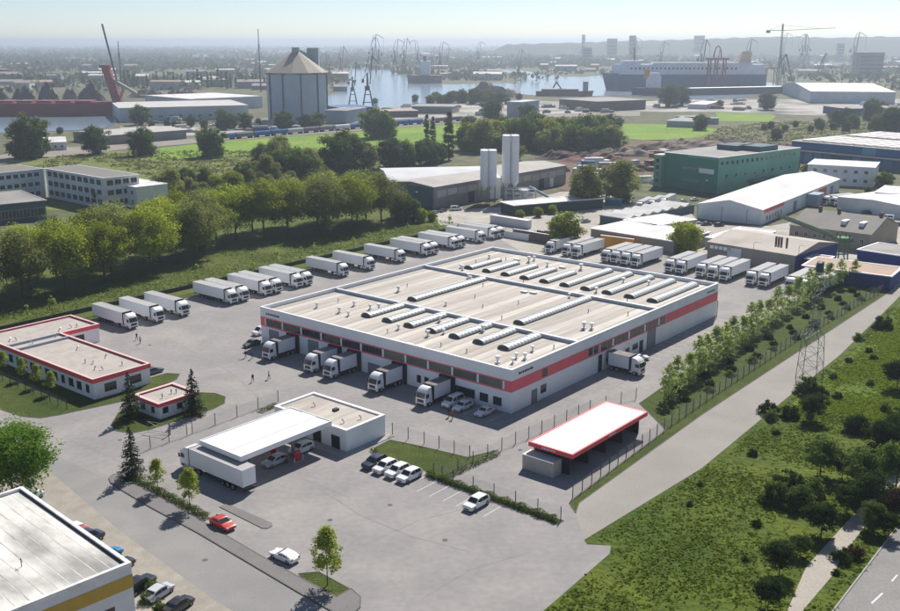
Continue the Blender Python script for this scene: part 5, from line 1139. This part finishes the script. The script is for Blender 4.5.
# ---- cranes
def portal_crane(px_, yb, yt, label, m_, jib=(1,.35), s_=1.0, name='harbour_crane'):
    q = G(px_, yb); H_ = hgt(px_, yb, yt); t = thing(name, label, 'crane', (q.x,q.y,0), 0, 'harbour cranes'); b = H_*.30; w = H_*.095
    m = MB()
    for sx in (-1,1):
        for sy in (-1,1): m.bar((sx*w,sy*w,0),(sx*w*.45,sy*w*.45,b),H_*.016)
    m.bar((-w,-w,b*.25),(w,-w,b*.25),H_*.015); m.bar((-w*.6,-w*.6,b*.75),(w*.6,-w*.6,b*.75),H_*.015)
    part('portal', m, m_, t)
    c = part('slewing_house', MB().box(-w*.55,w*.45,-w*.4,w*.4,b,b+H_*.09).tube((0,0,b+H_*.06),(0,0,b+H_*.34),w*.26,w*.16,6), m_, t)
    jx, jz = jib; top = Vector((jx*H_*.10,0,H_*.97)); pv = Vector((jx*w*.5,0,b+H_*.12)); j = MB()
    for dy in (-w*.3,w*.3): j.bar(pv+Vector((0,dy,0)), top+Vector((0,dy*.4,0)), H_*.014)
    for k in range(7): f = k/7; p_ = pv+(top-pv)*f; q2 = pv+(top-pv)*(f+1/7); j.bar(p_+Vector((0,w*.3*(1-f*.6),0)), q2-Vector((0,w*.3*(1-f*.6),0)), H_*.008)
    tip = top+Vector((jx*H_*.16*jz*2,0,-H_*.25*(1-jz))); j.bar(top, tip, H_*.014); j.bar(top+Vector((-jx*H_*.06,0,-H_*.02)), Vector((-jx*w*.5,0,b+H_*.34)), H_*.012)
    part('jib', j, m_, t); part('cable', MB().tube(tip, tip-Vector((0,0,H_*.35)), H_*.003, None, 4), DARK, t)
    part('counterweight', MB().box(-jx*w*.95-w*.22,-jx*w*.95+w*.22,-w*.3,w*.3,b+H_*.15,b+H_*.22).bar((-jx*w*.95,0,b+H_*.22),(0,0,b+H_*.34),w*.12), m_, t)
    return t
def hgt(px_, yb, yt):
    b = G(px_, yb); ray = (cp - (yt-305.5)/FPX*sp, -sp - (yt-305.5)/FPX*cp); return CAM_H + ray[1]/ray[0]*b.y
CRB = M_('crane_blue', (.10,.19,.24)); CRD = M_('crane_dark', (.07,.085,.085)); CRR = M_('crane_red', (.26,.075,.065)); CRP = M_('crane_pale', (.38,.36,.34)); CRBR = M_('crane_rust', (.22,.14,.12))
portal_crane(353,104,61,'blue portal crane left of the taller dark one at the quay',CRB,(1,.35)); portal_crane(368,106,54,'tall dark portal crane at the quay beside the blue shed',CRD,(1,.4))
for i, (x, yb, yt, mm, jx) in enumerate(sorted(((341,80,45,CRBR,1),(330,84,52,CRBR,-1),(373,72,33,CRD,1),(379,72,36,CRD,-1),(395,73,38,CRD,1),(404,74,37,CRD,1),(418,70,39,CRD,-1),(432,70,46,CRD,1),(440,74,41,CRD,1),(447,68,46,CRD,1),(518,83,48,CRP,1),(478,68,41,CRD,1),(782,84,53,CRD,-1),(822,74,52,CRD,1),(700,80,34+4,CRD,1),(746,72,38,CRD,1),(660,70,41,CRD,1),(852,70,31,CRP,1),(801,66,33,CRD,1),(806,66,33,CRD,-1),(40,96,70,CRP,-1),(75,96,64,CRP,1),(102,95,68,CRP,1),(130,92,78,CRP,-1),(633,66,37,CRD,1),(634,72,45,CRP,1),(782,62,32,CRP,1)), key=lambda r: r[0])):
    portal_crane(x, yb, yt, f'slender harbour crane in the far haze, {ORD[i]} from the left along the waterfront', mm, (jx, .3 if i % 2 else .6))
# tower crane, red gantry, bent excavator arms
q = G(778,84); Ht = hgt(778,84,25); tc_ = thing('tower_crane', 'tall thin tower crane with a long level jib on the right', 'crane', (q.x,q.y,0))
m = MB()
for z in range(0, int(Ht), 4):
    for i in range(4):
        a, b = ((-1,-1),(1,-1),(1,1),(-1,1))[i], ((-1,-1),(1,-1),(1,1),(-1,1))[(i+1) % 4]; m.bar((a[0],a[1],z),(a[0],a[1],z+4),.4); m.bar((a[0],a[1],z),(b[0],b[1],z+4),.25)
part('mast', m, CRD, tc_); zJ = hgt(778,84,30.5)
j = MB().bar((-24,0,zJ),(4,0,zJ),1.0).bar((4,0,zJ),(86,0,zJ+4),.7).bar((0,0,zJ+8),(60,0,zJ+3),.3).bar((0,0,zJ+8),(-22,0,zJ),.3).bar((0,0,zJ),(0,0,zJ+8),.6)
part('jib', j, CRD, tc_); part('counterweight', MB().box(-26,-20,-1.5,1.5,zJ-4,zJ+.5), CRD, tc_)
def gantry(px0, px1, yb, yt, label, m_):
    a, b = G(px0,yb), G(px1,yb); H_ = hgt(px0,yb,yt); t = thing('gantry_crane', label, 'crane', (a.x,a.y,0), 0, 'gantry cranes'); L_ = b.x-a.x; m = MB()
    for x in (0,L_*.45,L_):
        for y in (0,14): m.bar((x,y,0),(x,y,H_*.72),1.6)
        m.bar((x,0,H_*.35),(x,14,H_*.72),.8); m.bar((x,0,H_*.72),(x,14,H_*.72),1.2)
    m.bar((-6,7,H_*.72),(L_+6,7,H_*.72),2.2); part('frame', m, m_, t)
    m = MB(); pr = None
    for k in range(9):
        an = math.pi*k/8; p_ = Vector((L_*.5-L_*.25*math.cos(an), 7, H_*.72+H_*.28*math.sin(an)))
        if pr: m.bar(pr, p_, 1.3)
        pr = p_
    part('arched_top', m, m_, t); return t
gantry(709,724,92,46,'red arched gantry crane in front of the ferry',CRR); gantry(757,776,84,62,'pale red lattice gantry at the ferry stern',M_('crane_pink', (.40,.19,.16)))
def bent_arm(px_, yb, pts_, label, m_):
    q = G(px_, yb); t = thing('loading_crane', label, 'crane', (q.x,q.y,0), 0, 'loading cranes'); P_ = []
    for x, y in pts_: w_ = G(x, yb); P_.append(Vector((w_.x-q.x, 0, hgt(x, yb, y))))
    m = MB()
    for a, b in zip(P_[:-1], P_[1:]):
        for dy in (-2,2): m.bar(a+Vector((0,dy,0)), b+Vector((0,dy,0)), 1.4)
    part('arm', m, m_, t); part('base', MB().box(-5,5,-4,4,0,8), m_, t); return t
bent_arm(791,81,[(791,78),(784,54),(777,66)],'dark bent loading arm right of the ferry',CRD); bent_arm(820,76,[(817,74),(821,60),(824,54)],'short dark loading arm standing alone on the far right quay',CRD)
bent_arm(562,95,[(562,90),(556,82),(553,88)],'small dark grab arm on the flat barge',CRD)
q = G(118,104); lo_ = thing('ship_loader', 'dark red leaning ship loader tower on the left quay', 'loader', (q.x,q.y,0)); H_ = hgt(118,104,68); w_ = 9.0
part('tower', MB().hexa([(-4,-4,0),(6,-4,0),(6,4,0),(-4,4,0),(-14,-3.5,H_),(-6,-3.5,H_),(-6,3.5,H_),(-14,3.5,H_)]), M_('loader_red', (.30,.03,.05)), lo_)
part('chute', MB().bar((-5,0,H_*.7),(22,0,H_*.28),3.0), CRP, lo_); part('leg', MB().bar((0,-3,0),(8,-3,H_*.45),1.4).bar((0,3,0),(8,3,H_*.45),1.4), CRP, lo_); part('mast', MB().bar((2,0,H_*.5),(-10,0,hgt(112,104,24)),1.6), CRD, lo_); part('head', MB().box(-16,-5,-4,4,H_,H_+3), M_('loader_red'  , (.30,.03,.05)), lo_)
for x, yt, yb, lab in ((261,29,92,'thin mast rising left of the drum silo'),(122,41,90,'thin mast behind the red ship loader')):
    q = G(x,yb); H_ = hgt(x,yb,yt); tt = thing('mast', lab, 'mast', (q.x,q.y,0)); part('pole', MB().tube((0,0,0),(0,0,H_),1.2,.5,6), CRD, tt); part('stays', MB().tube((0,0,H_*.8),(H_*.15,0,0),.2,None,4).tube((0,0,H_*.8),(-H_*.15,0,0),.2,None,4), CRD, tt)
# ---- ships
def ship(label, x0, x1, yb, hull_h, hullm, name='ship', flip=1, beam=None):
    a, b = G(x0,yb), G(x1,yb); L_ = (b-a).length; bm_ = beam or L_*.13; t = thing(name, label, 'ship', ((a.x+b.x)/2,a.y,.12), 0 if flip > 0 else math.pi)
    rings = []
    for k in range(13):
        s_ = k/12; x = -L_/2+L_*s_; wv = bm_/2*min(1, (1-s_)*4.5)**.6*min(1, .55+s_*5); sh = hull_h*(1+.18*max(0, s_-.8)*5*.5)
        rings.append([(x,-wv*.7,-.5),(x,wv*.7,-.5),(x+.03*L_*s_*s_,wv,sh),(x+.03*L_*s_*s_,-wv,sh)])
    part('hull', MB().loft(rings), hullm, t); return t, L_, bm_
fe, L_, bm_ = ship('huge white and blue ferry lying along the far quay', 606, 764, 90, 22, M_('ferry_blue', (.06,.12,.22)), 'ferry', -1, 30)
FW = M_('ferry_white', (.74,.76,.80))
part('superstructure', MB().prism([(-L_*.48,-14.5),(L_*.40,-14.5),(L_*.47,0),(L_*.40,14.5),(-L_*.48,14.5)], 22, 36), FW, fe); part('bridge', MB().prism([(L_*.30,-14.8),(L_*.40,-14.8),(L_*.42,0),(L_*.40,14.8),(L_*.30,14.8)], 36, 41), FW, fe); part('upper_deck', MB().box(-L_*.40,L_*.22,-12,12,36,38.5), FW, fe)
part('funnel', MB().hexa([(-L_*.40,-5,38),(-L_*.32,-5,38),(-L_*.32,5,38),(-L_*.40,5,38),(-L_*.40,-4,54),(-L_*.35,-4,54),(-L_*.35,4,54),(-L_*.40,4,54)]), M_('funnel_cream', (.62,.46,.28)), fe); part('mast', MB().tube((L_*.33,0,40),(L_*.33,0,60),1.2,.4,6).tube((-L_*.20,0,38),(-L_*.20,0,56),.8,.3,6), CRD, fe)
for k in range(26): part('window', MB().box(-L_*.30+k*L_*.026,-L_*.30+k*L_*.026+2.6,14.5 if 0 else 14.48,14.7,29,32), GLASS, fe)
tg, L_, bm_ = ship('white ship with an orange funnel moored before the ferry', 632, 690, 95, 9, M_('tug_hull', (.07,.09,.12)), 'cargo_ship', -1)
part('deck_house', MB().box(L_*.02,L_*.26,-bm_*.4,bm_*.4,9,24), FW, tg); part('funnel', MB().box(L_*.22,L_*.30,-3,3,20,33), M_('funnel_orange', (.60,.28,.05)), tg); part('bridge', MB().box(L_*.04,L_*.20,-bm_*.45,bm_*.45,24,28), FW, tg)
cs, L_, bm_ = ship('bulk carrier with a white bridge tower in the hazy channel', 408, 442, 83, 13, M_('carrier_hull', (.26,.20,.18)), 'cargo_ship', -1, 26)
part('deck_house', MB().box(-L_*.16,L_*.12,-11,11,13,36), FW, cs); part('funnel', MB().box(-L_*.05,L_*.05,-3,3,36,44), CRB, cs)
bg_, L_, bm_ = ship('low brown barge moored at the basin quay', 536, 592, 96, 6, M_('barge_brown', (.17,.11,.10)), 'barge', 1, 14)
part('wheel_house', MB().box(L_*.34,L_*.42,-4,4,6,18), CRP, bg_); part('cargo', MB().box(-L_*.4,L_*.25,-5,5,6,8.5), BROWNW, bg_)
rs, L_, bm_ = ship('long dark red bulk carrier moored along the left river bank', -90, 112, 115.5, 12, M_('red_hull', (.27,.045,.055)), 'cargo_ship', 1, 26)
for k in range(9): part('hatch_cover', MB().box(-L_*.42+k*L_*.095,-L_*.42+k*L_*.095+L_*.075,-9,9,11.6,14), M_('hatch', (.24,.10,.10)), rs)
for i, (x0, x1, y, h, k) in enumerate(((-30,10,104,18,0),(8,36,103,20,0),(36,58,102,24,0),(60,78,102,18,1),(74,104,101.5,22,0),(124,170,98,12,1),(160,200,97,10,2))): heap(f'dark bulk cargo heap behind the red ship, {ORD[i]} from the left', x0, x1, y, h, [M_('coal', (.085,.065,.065), .95, .2), HEAPS[1], HEAPS[2]][k], 50+i, 'cargo_heap')
# quay walls and low clutter along the basin
boxthing('quay_wall', 'long dark quay shed roof line in front of the ferry', 'quay', (690,95.5),(806,93), 9, 16, M_('quay_dark', (.08,.09,.10)))
heap('brown rubble mound rising above the trees at the basin', 462, 522, 98, 20, M_('ruin_brick', (.27,.22,.185), .9, .2), 91, 'rubble_mound')
gm_ = [M_('goods_pale', (.55,.52,.46)), M_('goods_rust', (.26,.14,.10)), M_('goods_grey', (.25,.26,.27)), M_('goods_blue', (.05,.14,.30)), M_('goods_white', (.70,.71,.72))]
rq = random.Random(8)
gspots = []; cn3 = {}
for i in range(120):
    gspots.append(rq.choice(((rq.uniform(330,620), rq.uniform(105,116)), (rq.uniform(620,900), rq.uniform(100,111)), (rq.uniform(120,330), rq.uniform(120,134)), (rq.uniform(560,660), rq.uniform(150,190)), (rq.uniform(640,900), rq.uniform(148,158)))))
for x, y in sorted(gspots):
    ar = 'left of the drum silo' if x < 330 and y < 136 else 'on the quay beyond the railway' if y < 117 and x < 620 else 'on the ferry quay' if y < 117 else 'in the soil yard' if x < 662 else 'behind the green building'
    mk_ = rq.randrange(5); nm3 = ('beige','rust-brown','grey','blue','white')[mk_]; cn3[(ar,nm3)] = cn3.get((ar,nm3), -1)+1
    q = G(x, y); L_ = rq.uniform(4,16); w_ = rq.uniform(2.5,6); h_ = rq.uniform(1.6,4.5); t = thing('goods_stack', f'{nm3} goods stack {ar}, {ORD[cn3[(ar,nm3)]]} such from the left', 'stack', (q.x,q.y,.1), rq.uniform(-.5,.7), 'stacks on the storage ground')
    mm = gm_[mk_]; part('lower_stack', MB().box(0,L_,0,w_,-.1,h_*.6), mm, t); part('upper_stack', MB().box(L_*rq.uniform(0,.25),L_*rq.uniform(.6,.98),w_*.08,w_*.9,h_*.6,h_), rq.choice((mm,gm_[0])), t)
# green conveyor in the corner
q = G(838,258); gc = thing('conveyor', 'green inclined belt conveyor rising behind the grey hall', 'conveyor', (q.x,q.y,0)); q0, q1 = G(846,252), G(776,222,9)
m = MB(); a = Vector((q0.x-q.x,q0.y-q.y,3)); b = Vector((q1.x-q.x,q1.y-q.y,11))
GRS = M_('conveyor_green', (.10,.20,.12))
for dy in (-.6,.6):
    for dz in (0,1.2): m.bar(a+Vector((0,dy,dz)), b+Vector((0,dy,dz)), .22)
for k in range(14): f = k/14; p_ = a+(b-a)*f; m.bar(p_+Vector((0,-.6,0)), a+(b-a)*(f+1/14)+Vector((0,-.6,1.2)), .14)
part('truss', m, GRS, gc); part('tower', MB().bar((0,0,0),(0,0,8),.35).bar((3,0,0),(3,0,8),.35).bar((0,3,0),(0,3,8),.35).bar((3,3,0),(3,3,8),.35).box(-.5,3.5,-.5,3.5,5,6.5), GRS, gc); part('belt', MB().bar(a+Vector((0,0,.6)), b+Vector((0,0,.6)), .9), GREYROOF, gc)
# parked vehicles beyond the yard
far_cars = [('sedg',446,211,1.0,'dark car before the concrete plant gable'),('hatblue',437,213,1.2,'blue car before the concrete plant gable'),('vanw',462,210,.3,'white van in front of the grey plant hall'),('suvw',566,217,2.0,'white car beyond the round tree in the pale yard'),('hatsil',590,222,.5,'silver car at the low flat hall'),('sedw',700,223.5,.2,'white car at the left foot of the white gabled hall'),('sedg',712,225,.2,'dark car at the foot of the white gabled hall'),('hatblk',724,226,.2,'black car at the foot of the white gabled hall'),('vanw',880,219,2.6,'white van at the right edge beyond the tan house'),('sedg',890,225,2.5,'dark car at the right edge beyond the tan house'),('suvblk',872,214,.2,'black car in the yard behind the tan house'),('sedw',698,200,.6,'white car below the green building'),('hatw',686,202,.6,'white car left of the green building foot'),('estw2',655,200,.2,'silver car near the stair tower of the green building')]
for k, x, y, rz, lab in far_cars: q = G(x, y); place(cars[k], USED, (q.x,q.y,0), rz, lab)
for i, (x, y) in enumerate(((824,205),(832,206),(841,206.5))): q = G(x, y); place(ART, USED, (q.x,q.y,0), 3.6, f'white truck in front of the long white store, {ORD[i]} from the left')
for i, (x, y) in enumerate(((638,212),(650,210),(662,208))): q = G(x, y); place(ART, USED, (q.x,q.y,0), fB+.2, f'white truck beside the shelter roofs, {ORD[i]} from the left')
# lamp posts in the middle distance
lampm = MB().tube((0,0,0),(0,0,8),.09,.06,6).bar((0,0,8),(1.4,0,8.2),.08).mesh('lamp_pole', STEEL); lhm = MB().box(1.2,2.0,-.15,.15,8.1,8.3).mesh('lamp_head', COPING)
for x, y, lab in ((413,212,'street lamp before the concrete plant gable'),(702,199,'street lamp before the green building'),(641,190,'street lamp left of the green stair tower'),(752,268,'street lamp beside the grey hall'),(797,272,'street lamp at the corner of the grey hall')):
    q = G(x, y); t = thing('street_lamp', lab, 'lamp', (q.x,q.y,0)); link('pole', lampm, t); link('lamp_head', lhm, t)
# ---- trees beyond the yard: (pixel of foot, height in pixels, kind)
def far_tree(x, y, hp, kind, label, group):
    q = G(x, y); hm = hgt(x, y, y-hp); pr = POP if kind == 'p' else MID[int(kind)]
    plant(pr, (q.x,q.y,0), label, hm/(22 if kind == 'p' else 10), group=group)
ft = [(30,158,43,'0'),(96,154,28,'1'),(144,155,28,'0'),(211,157,30,'0'),(120,205,26,'0'),(104,206,18,'1'),(140,125,20,'1'),(191,126,10,'1'),(60,134,7,'1'),(10,152,7,'1'),(48,150,8,'0'),(232,128,14,'1'),(224,130,16,'1'),(246,129,16,'1'),(222,121,12,'0'),(285,128,18,'0'),(305,128,14,'1'),(318,127,15,'1'),(170,200,30,'2'),(186,192,24,'0'),(206,190,22,'2'),(246,188,26,'0'),(255,182,20,'2'),(268,186,30,'2'),(281,180,32,'0'),(295,182,34,'0'),(310,180,30,'2'),(345,172,42,'0'),(360,170,30,'1'),(392,168,30,'1'),(405,166,26,'0'),(376,138,30,'0'),(386,138,24,'0'),(427,145,30,'p'),(433,145,28,'p'),(449,160,48,'p'),(426,165,26,'1'),(438,162,20,'0'),(470,150,28,'3'),(482,152,32,'2'),(492,150,30,'3'),(505,146,30,'0'),(522,150,34,'0'),(535,148,36,'0'),(548,150,32,'3'),(560,148,30,'2'),(572,146,28,'0'),(586,148,34,'0'),(600,146,30,'2'),(610,140,26,'1'),(470,136,20,'0'),(492,122,22,'0'),(527,122,18,'1'),(515,160,18,'2'),(585,206,40,'2'),(619,202,40,'2'),(565,246,34,'3'),(684,253,32,'3'),(669,107,22,'1'),(680,106,20,'1'),(700,130,16,'0'),(767,110,18,'1'),(776,140,12,'1'),(818,128,10,'1'),(846,126,18,'1'),(836,126,16,'1'),(852,128,14,'0'),(871,120,22,'0'),(878,130,16,'0'),(893,132,26,'0'),(886,112,8,'1'),(795,172,10,'1'),(806,174,10,'2'),(818,174,8,'1'),(884,190,18,'0'),(868,195,8,'1'),(420,222,14,'3'),(432,221,10,'3'),(520,219,9,'3'),(538,217,10,'3'),(552,214,9,'3'),(400,218,24,'0'),(888,252,8,'3'),(770,108,8,'1'),(720,107,7,'1'),(450,104,12,'1'),(462,103,14,'0'),(475,104,16,'1'),(488,104,14,'0'),(430,103,8,'1'),(440,104,10,'0'),(500,104,12,'1'),(375,104,6,'1')]
rr_ = random.Random(3)
ft += [(x+rr_.uniform(-4,4), y+rr_.uniform(-3,3), h*rr_.uniform(.7,1.15), str(rr_.choice(ks))) for x, y, h, ks in [(a, 150, 26, (0,2,4,5)) for a in range(466,612,11)]+[(a, 166+(a % 3)*3, 26, (0,1,2,5)) for a in range(262,372,10)]+[(a, 203-(a-150)*.12, 20, (2,3,5)) for a in range(150,300,11)]+[(a, 126, 9, (1,0)) for a in range(150,330,14)]+[(a, 103, 10, (0,1)) for a in range(418,520,9)]+[(a, 128+(a % 5), 9, (1,0)) for a in range(760,900,12)]+[(a, 190+(a % 4), 16, (0,2)) for a in range(60,140,13)]]
ft.sort(); nm = {'0':'dark green tree','1':'blue-green hazy tree','2':'olive green tree','3':'light green tree','4':'bushy dark tree','5':'bushy olive tree','p':'slim dark poplar'}; cn_ = {}
for x, y, hp, k in ft:
    bnd = 'beyond the railway' if y < 126 else 'in the middle distance' if y < 175 else 'near the halls behind the yard'
    cn_[(k,bnd)] = cn_.get((k,bnd), -1)+1
    far_tree(x, y, hp, k, f'{nm[k]} {bnd}, {ORD[cn_[(k,bnd)]]} from the left of its kind', 'trees '+bnd)
for i in range(30): x = 124+i*4.9+random.uniform(-1.6,1.6)*.9; far_tree(x, 88+random.uniform(-1.5,1), 15+random.uniform(-4,3), 'p', f'slim poplar in the hazy rows across the river, {ORD[i]} from the left', 'hazy poplar rows')
# ---- far shore: sheds and blocks in the haze, woods, hills
WATPX = [np.array(P_) for P_ in ([(318,112),(325,96),(343,92),(337,83),(341,75),(350,65),(374,64),(390,69),(404,73),(445,80),(455,83),(500,81),(512,82),(516,76),(485,70),(485,66),(521,69),(560,75),(600,74),(640,74),(745,76),(785,82),(780,98),(700,103),(600,101),(470,99),(440,107)], [(-60,137),(-60,100),(130,98),(130,128)])]
def wet(x, y): return any(pip(np.array([[x,y]]), A)[0] for A in WATPX)
random.seed(5)
fm = [M_('far_shed_pale', (.55,.54,.52)), M_('far_shed_grey', (.28,.28,.29)), M_('far_shed_red', (.30,.17,.14)), M_('far_shed_blue', (.22,.30,.38))]
shed_spots = sorted([(random.uniform(-20,920), 50+42*random.random()**1.3) for i in range(170)]); cn2 = {}
for x, y in shed_spots:
    bnd = 'at the foot of the skyline' if y < 56 else 'in the farther hazy land' if y < 64 else 'in the nearer hazy land' if y < 74 else 'close to the harbour water'
    if wet(x, y) or (255 < x < 330 and y > 84) or (600 < x < 790 and y > 80) or (805 < x < 900 and y > 80): continue
    q = G(x, y); w_ = random.uniform(18,60); d_ = random.uniform(12,30); h_ = random.uniform(5,13); mm = fm[random.choice((0,0,1,1,2,3))]
    rn = random.choice(('white','dark','white','brown')); cn2[(bnd,rn)] = cn2.get((bnd,rn), -1)+1
    t = thing('distant_shed', f'{rn}-roofed shed {bnd}, {ORD[cn2[(bnd,rn)]]} of its kind from the left', 'shed', (q.x,q.y,0), random.uniform(-.25,.25), 'distant sheds')
    part('wall', MB().box(0,w_,0,d_,-.2,h_), mm, t); part('roof', MB().loft([[(x_,-.5,h_),(x_,d_+.5,h_),(x_,d_/2,h_+d_*.12)] for x_ in (-.5,w_+.5)]), {'white':LIGHTROOF,'dark':GREYROOF,'brown':BROWNROOF}[rn], t)
for i, (x, yb, yt, w_, lab) in enumerate(((632,62,36,6,'tall square tower block on the skyline left of the ferry bridge'),(612,60,39,9,'broad tower block on the skyline above the ferry bow'),(699,58,36,9,'grey tower block on the skyline above the middle of the ferry'),(583,58,35,3,'slim church-like tower on the skyline'),(587,64,48,9,'pale block below the slim skyline tower'),(870,76,53,24,'wide hazy shipyard hall on the right'),(840,62,44,6,'small hazy block on the hillside right'))):
    q = G(x, yb); wm = w_*q.y/FPX; H_ = hgt(x, yb, yt); t = thing('tower_block', lab, 'building', (q.x,q.y,0)); part('wall', MB().box(-wm/2,wm/2,0,wm*.7,-.2,H_), fm[1] if i != 4 else fm[3], t); part('roof', MB().box(-wm/2-.4,wm/2+.4,-.4,wm*.7+.4,H_,H_+1.2), GREYROOF, t)
    for k in range(5): part('window_row', MB().box(-wm*.44,wm*.44,-.15,0,H_*(.12+k*.17),H_*(.12+k*.17)+H_*.06), GLASS, t)
# woods: uneven masses of crowns, too far to count
C, N_ = [], []
for i in range(900):
    y = 44.6+48*random.random()**2.0; x = random.uniform(-60,960)
    if wet(x, y) or (y > 70 and rng.random() < .6) or (600 < x < 800 and y > 76): continue
    q = G(x, y); sc_ = max(1.0, q.y/1600); ln = random.uniform(20,90)*sc_; n_ = 46
    p_ = np.column_stack([rng.uniform(-ln,ln,n_), rng.normal(size=n_)*10*sc_, rng.random(n_)*random.uniform(8,15)])
    C.append(p_+np.array([[q.x,q.y,0]])); N_.append(unit(rng.normal(size=(n_,3))+np.array([[0,-.2,.5]])))
C = np.concatenate(C); N_ = np.concatenate(N_)
LF['wood'] = leafmat('leaf_wood', (.075,.095,.050), (.120,.135,.075), .35, 0)
sz_ = np.clip(C[:,1]/1600, .8, 4)*9
def leaves_var(name, C, Nrm, size, m_): return leaves_mesh(name, C, Nrm, size, m_)
o = link('woods', leaves_var('woods', C, N_, sz_, LF['wood'])); o['kind'] = 'stuff'; o['label'] = 'hazy mass of distant woods across the harbour'
hm_ = MB(); nx_ = 110; far = 4700.0
V, F = [], []
for j, (d_, f) in enumerate(((-500,0),(-200,.72),(150,1.0),(700,.97),(1500,.0))):
    for i in range(nx_+1):
        pxx = 480+560*i/nx_; yt = float(np.interp(pxx, [480,540,580,620,660,700,740,780,820,860,900,1040], [44.5,43.4,42.4,41.0,40.2,39.0,37.6,37.0,38.2,36.8,37.6,37.0]))+.35*math.sin(pxx*.31)+.25*math.sin(pxx*.83)
        V.append(((pxx-450)/FPX*(far+d_), far+d_, -.3+(CAM_H+(HORIZON-yt)*(far+150)/FPX)*f*min(1, (pxx-480)/25)))
for j in range(4):
    for i in range(nx_): k = j*(nx_+1)+i; F.append((k,k+1,k+nx_+2,k+nx_+1))
hm_.v, hm_.f, hm_.m = V, F, [0]*len(F); struct('hills', hm_, groundmat('hill_woods', [(.045,.065,.03),(.06,.08,.035),(.035,.05,.025)], .004, .02, .08, .5), smooth=True)
for t in list(bpy.data.objects):
    for k in ('_w','_l'):
        if k in t: del t[k]
# ================================================================ haze over the harbour: one closed box of even thin air
hz = MB().box(-46000,46000,-4000,46000,-2.0,99)
vm_ = bpy.data.materials.new('haze_air'); vm_.use_nodes = True; nt = vm_.node_tree; nt.nodes.remove(nt.nodes['Principled BSDF'])
pv = nt.nodes.new('ShaderNodeVolumePrincipled'); pv.inputs['Density'].default_value = HAZE; pv.inputs['Color'].default_value = (.72,.81,.93,1); pv.inputs['Anisotropy'].default_value = .45
nt.links.new(pv.outputs[0], nt.nodes['Material Output'].inputs['Volume'])
o = link('haze', hz.mesh('haze', vm_)); o['kind'] = 'stuff'; o['label'] = 'thin pale haze over the whole harbour'
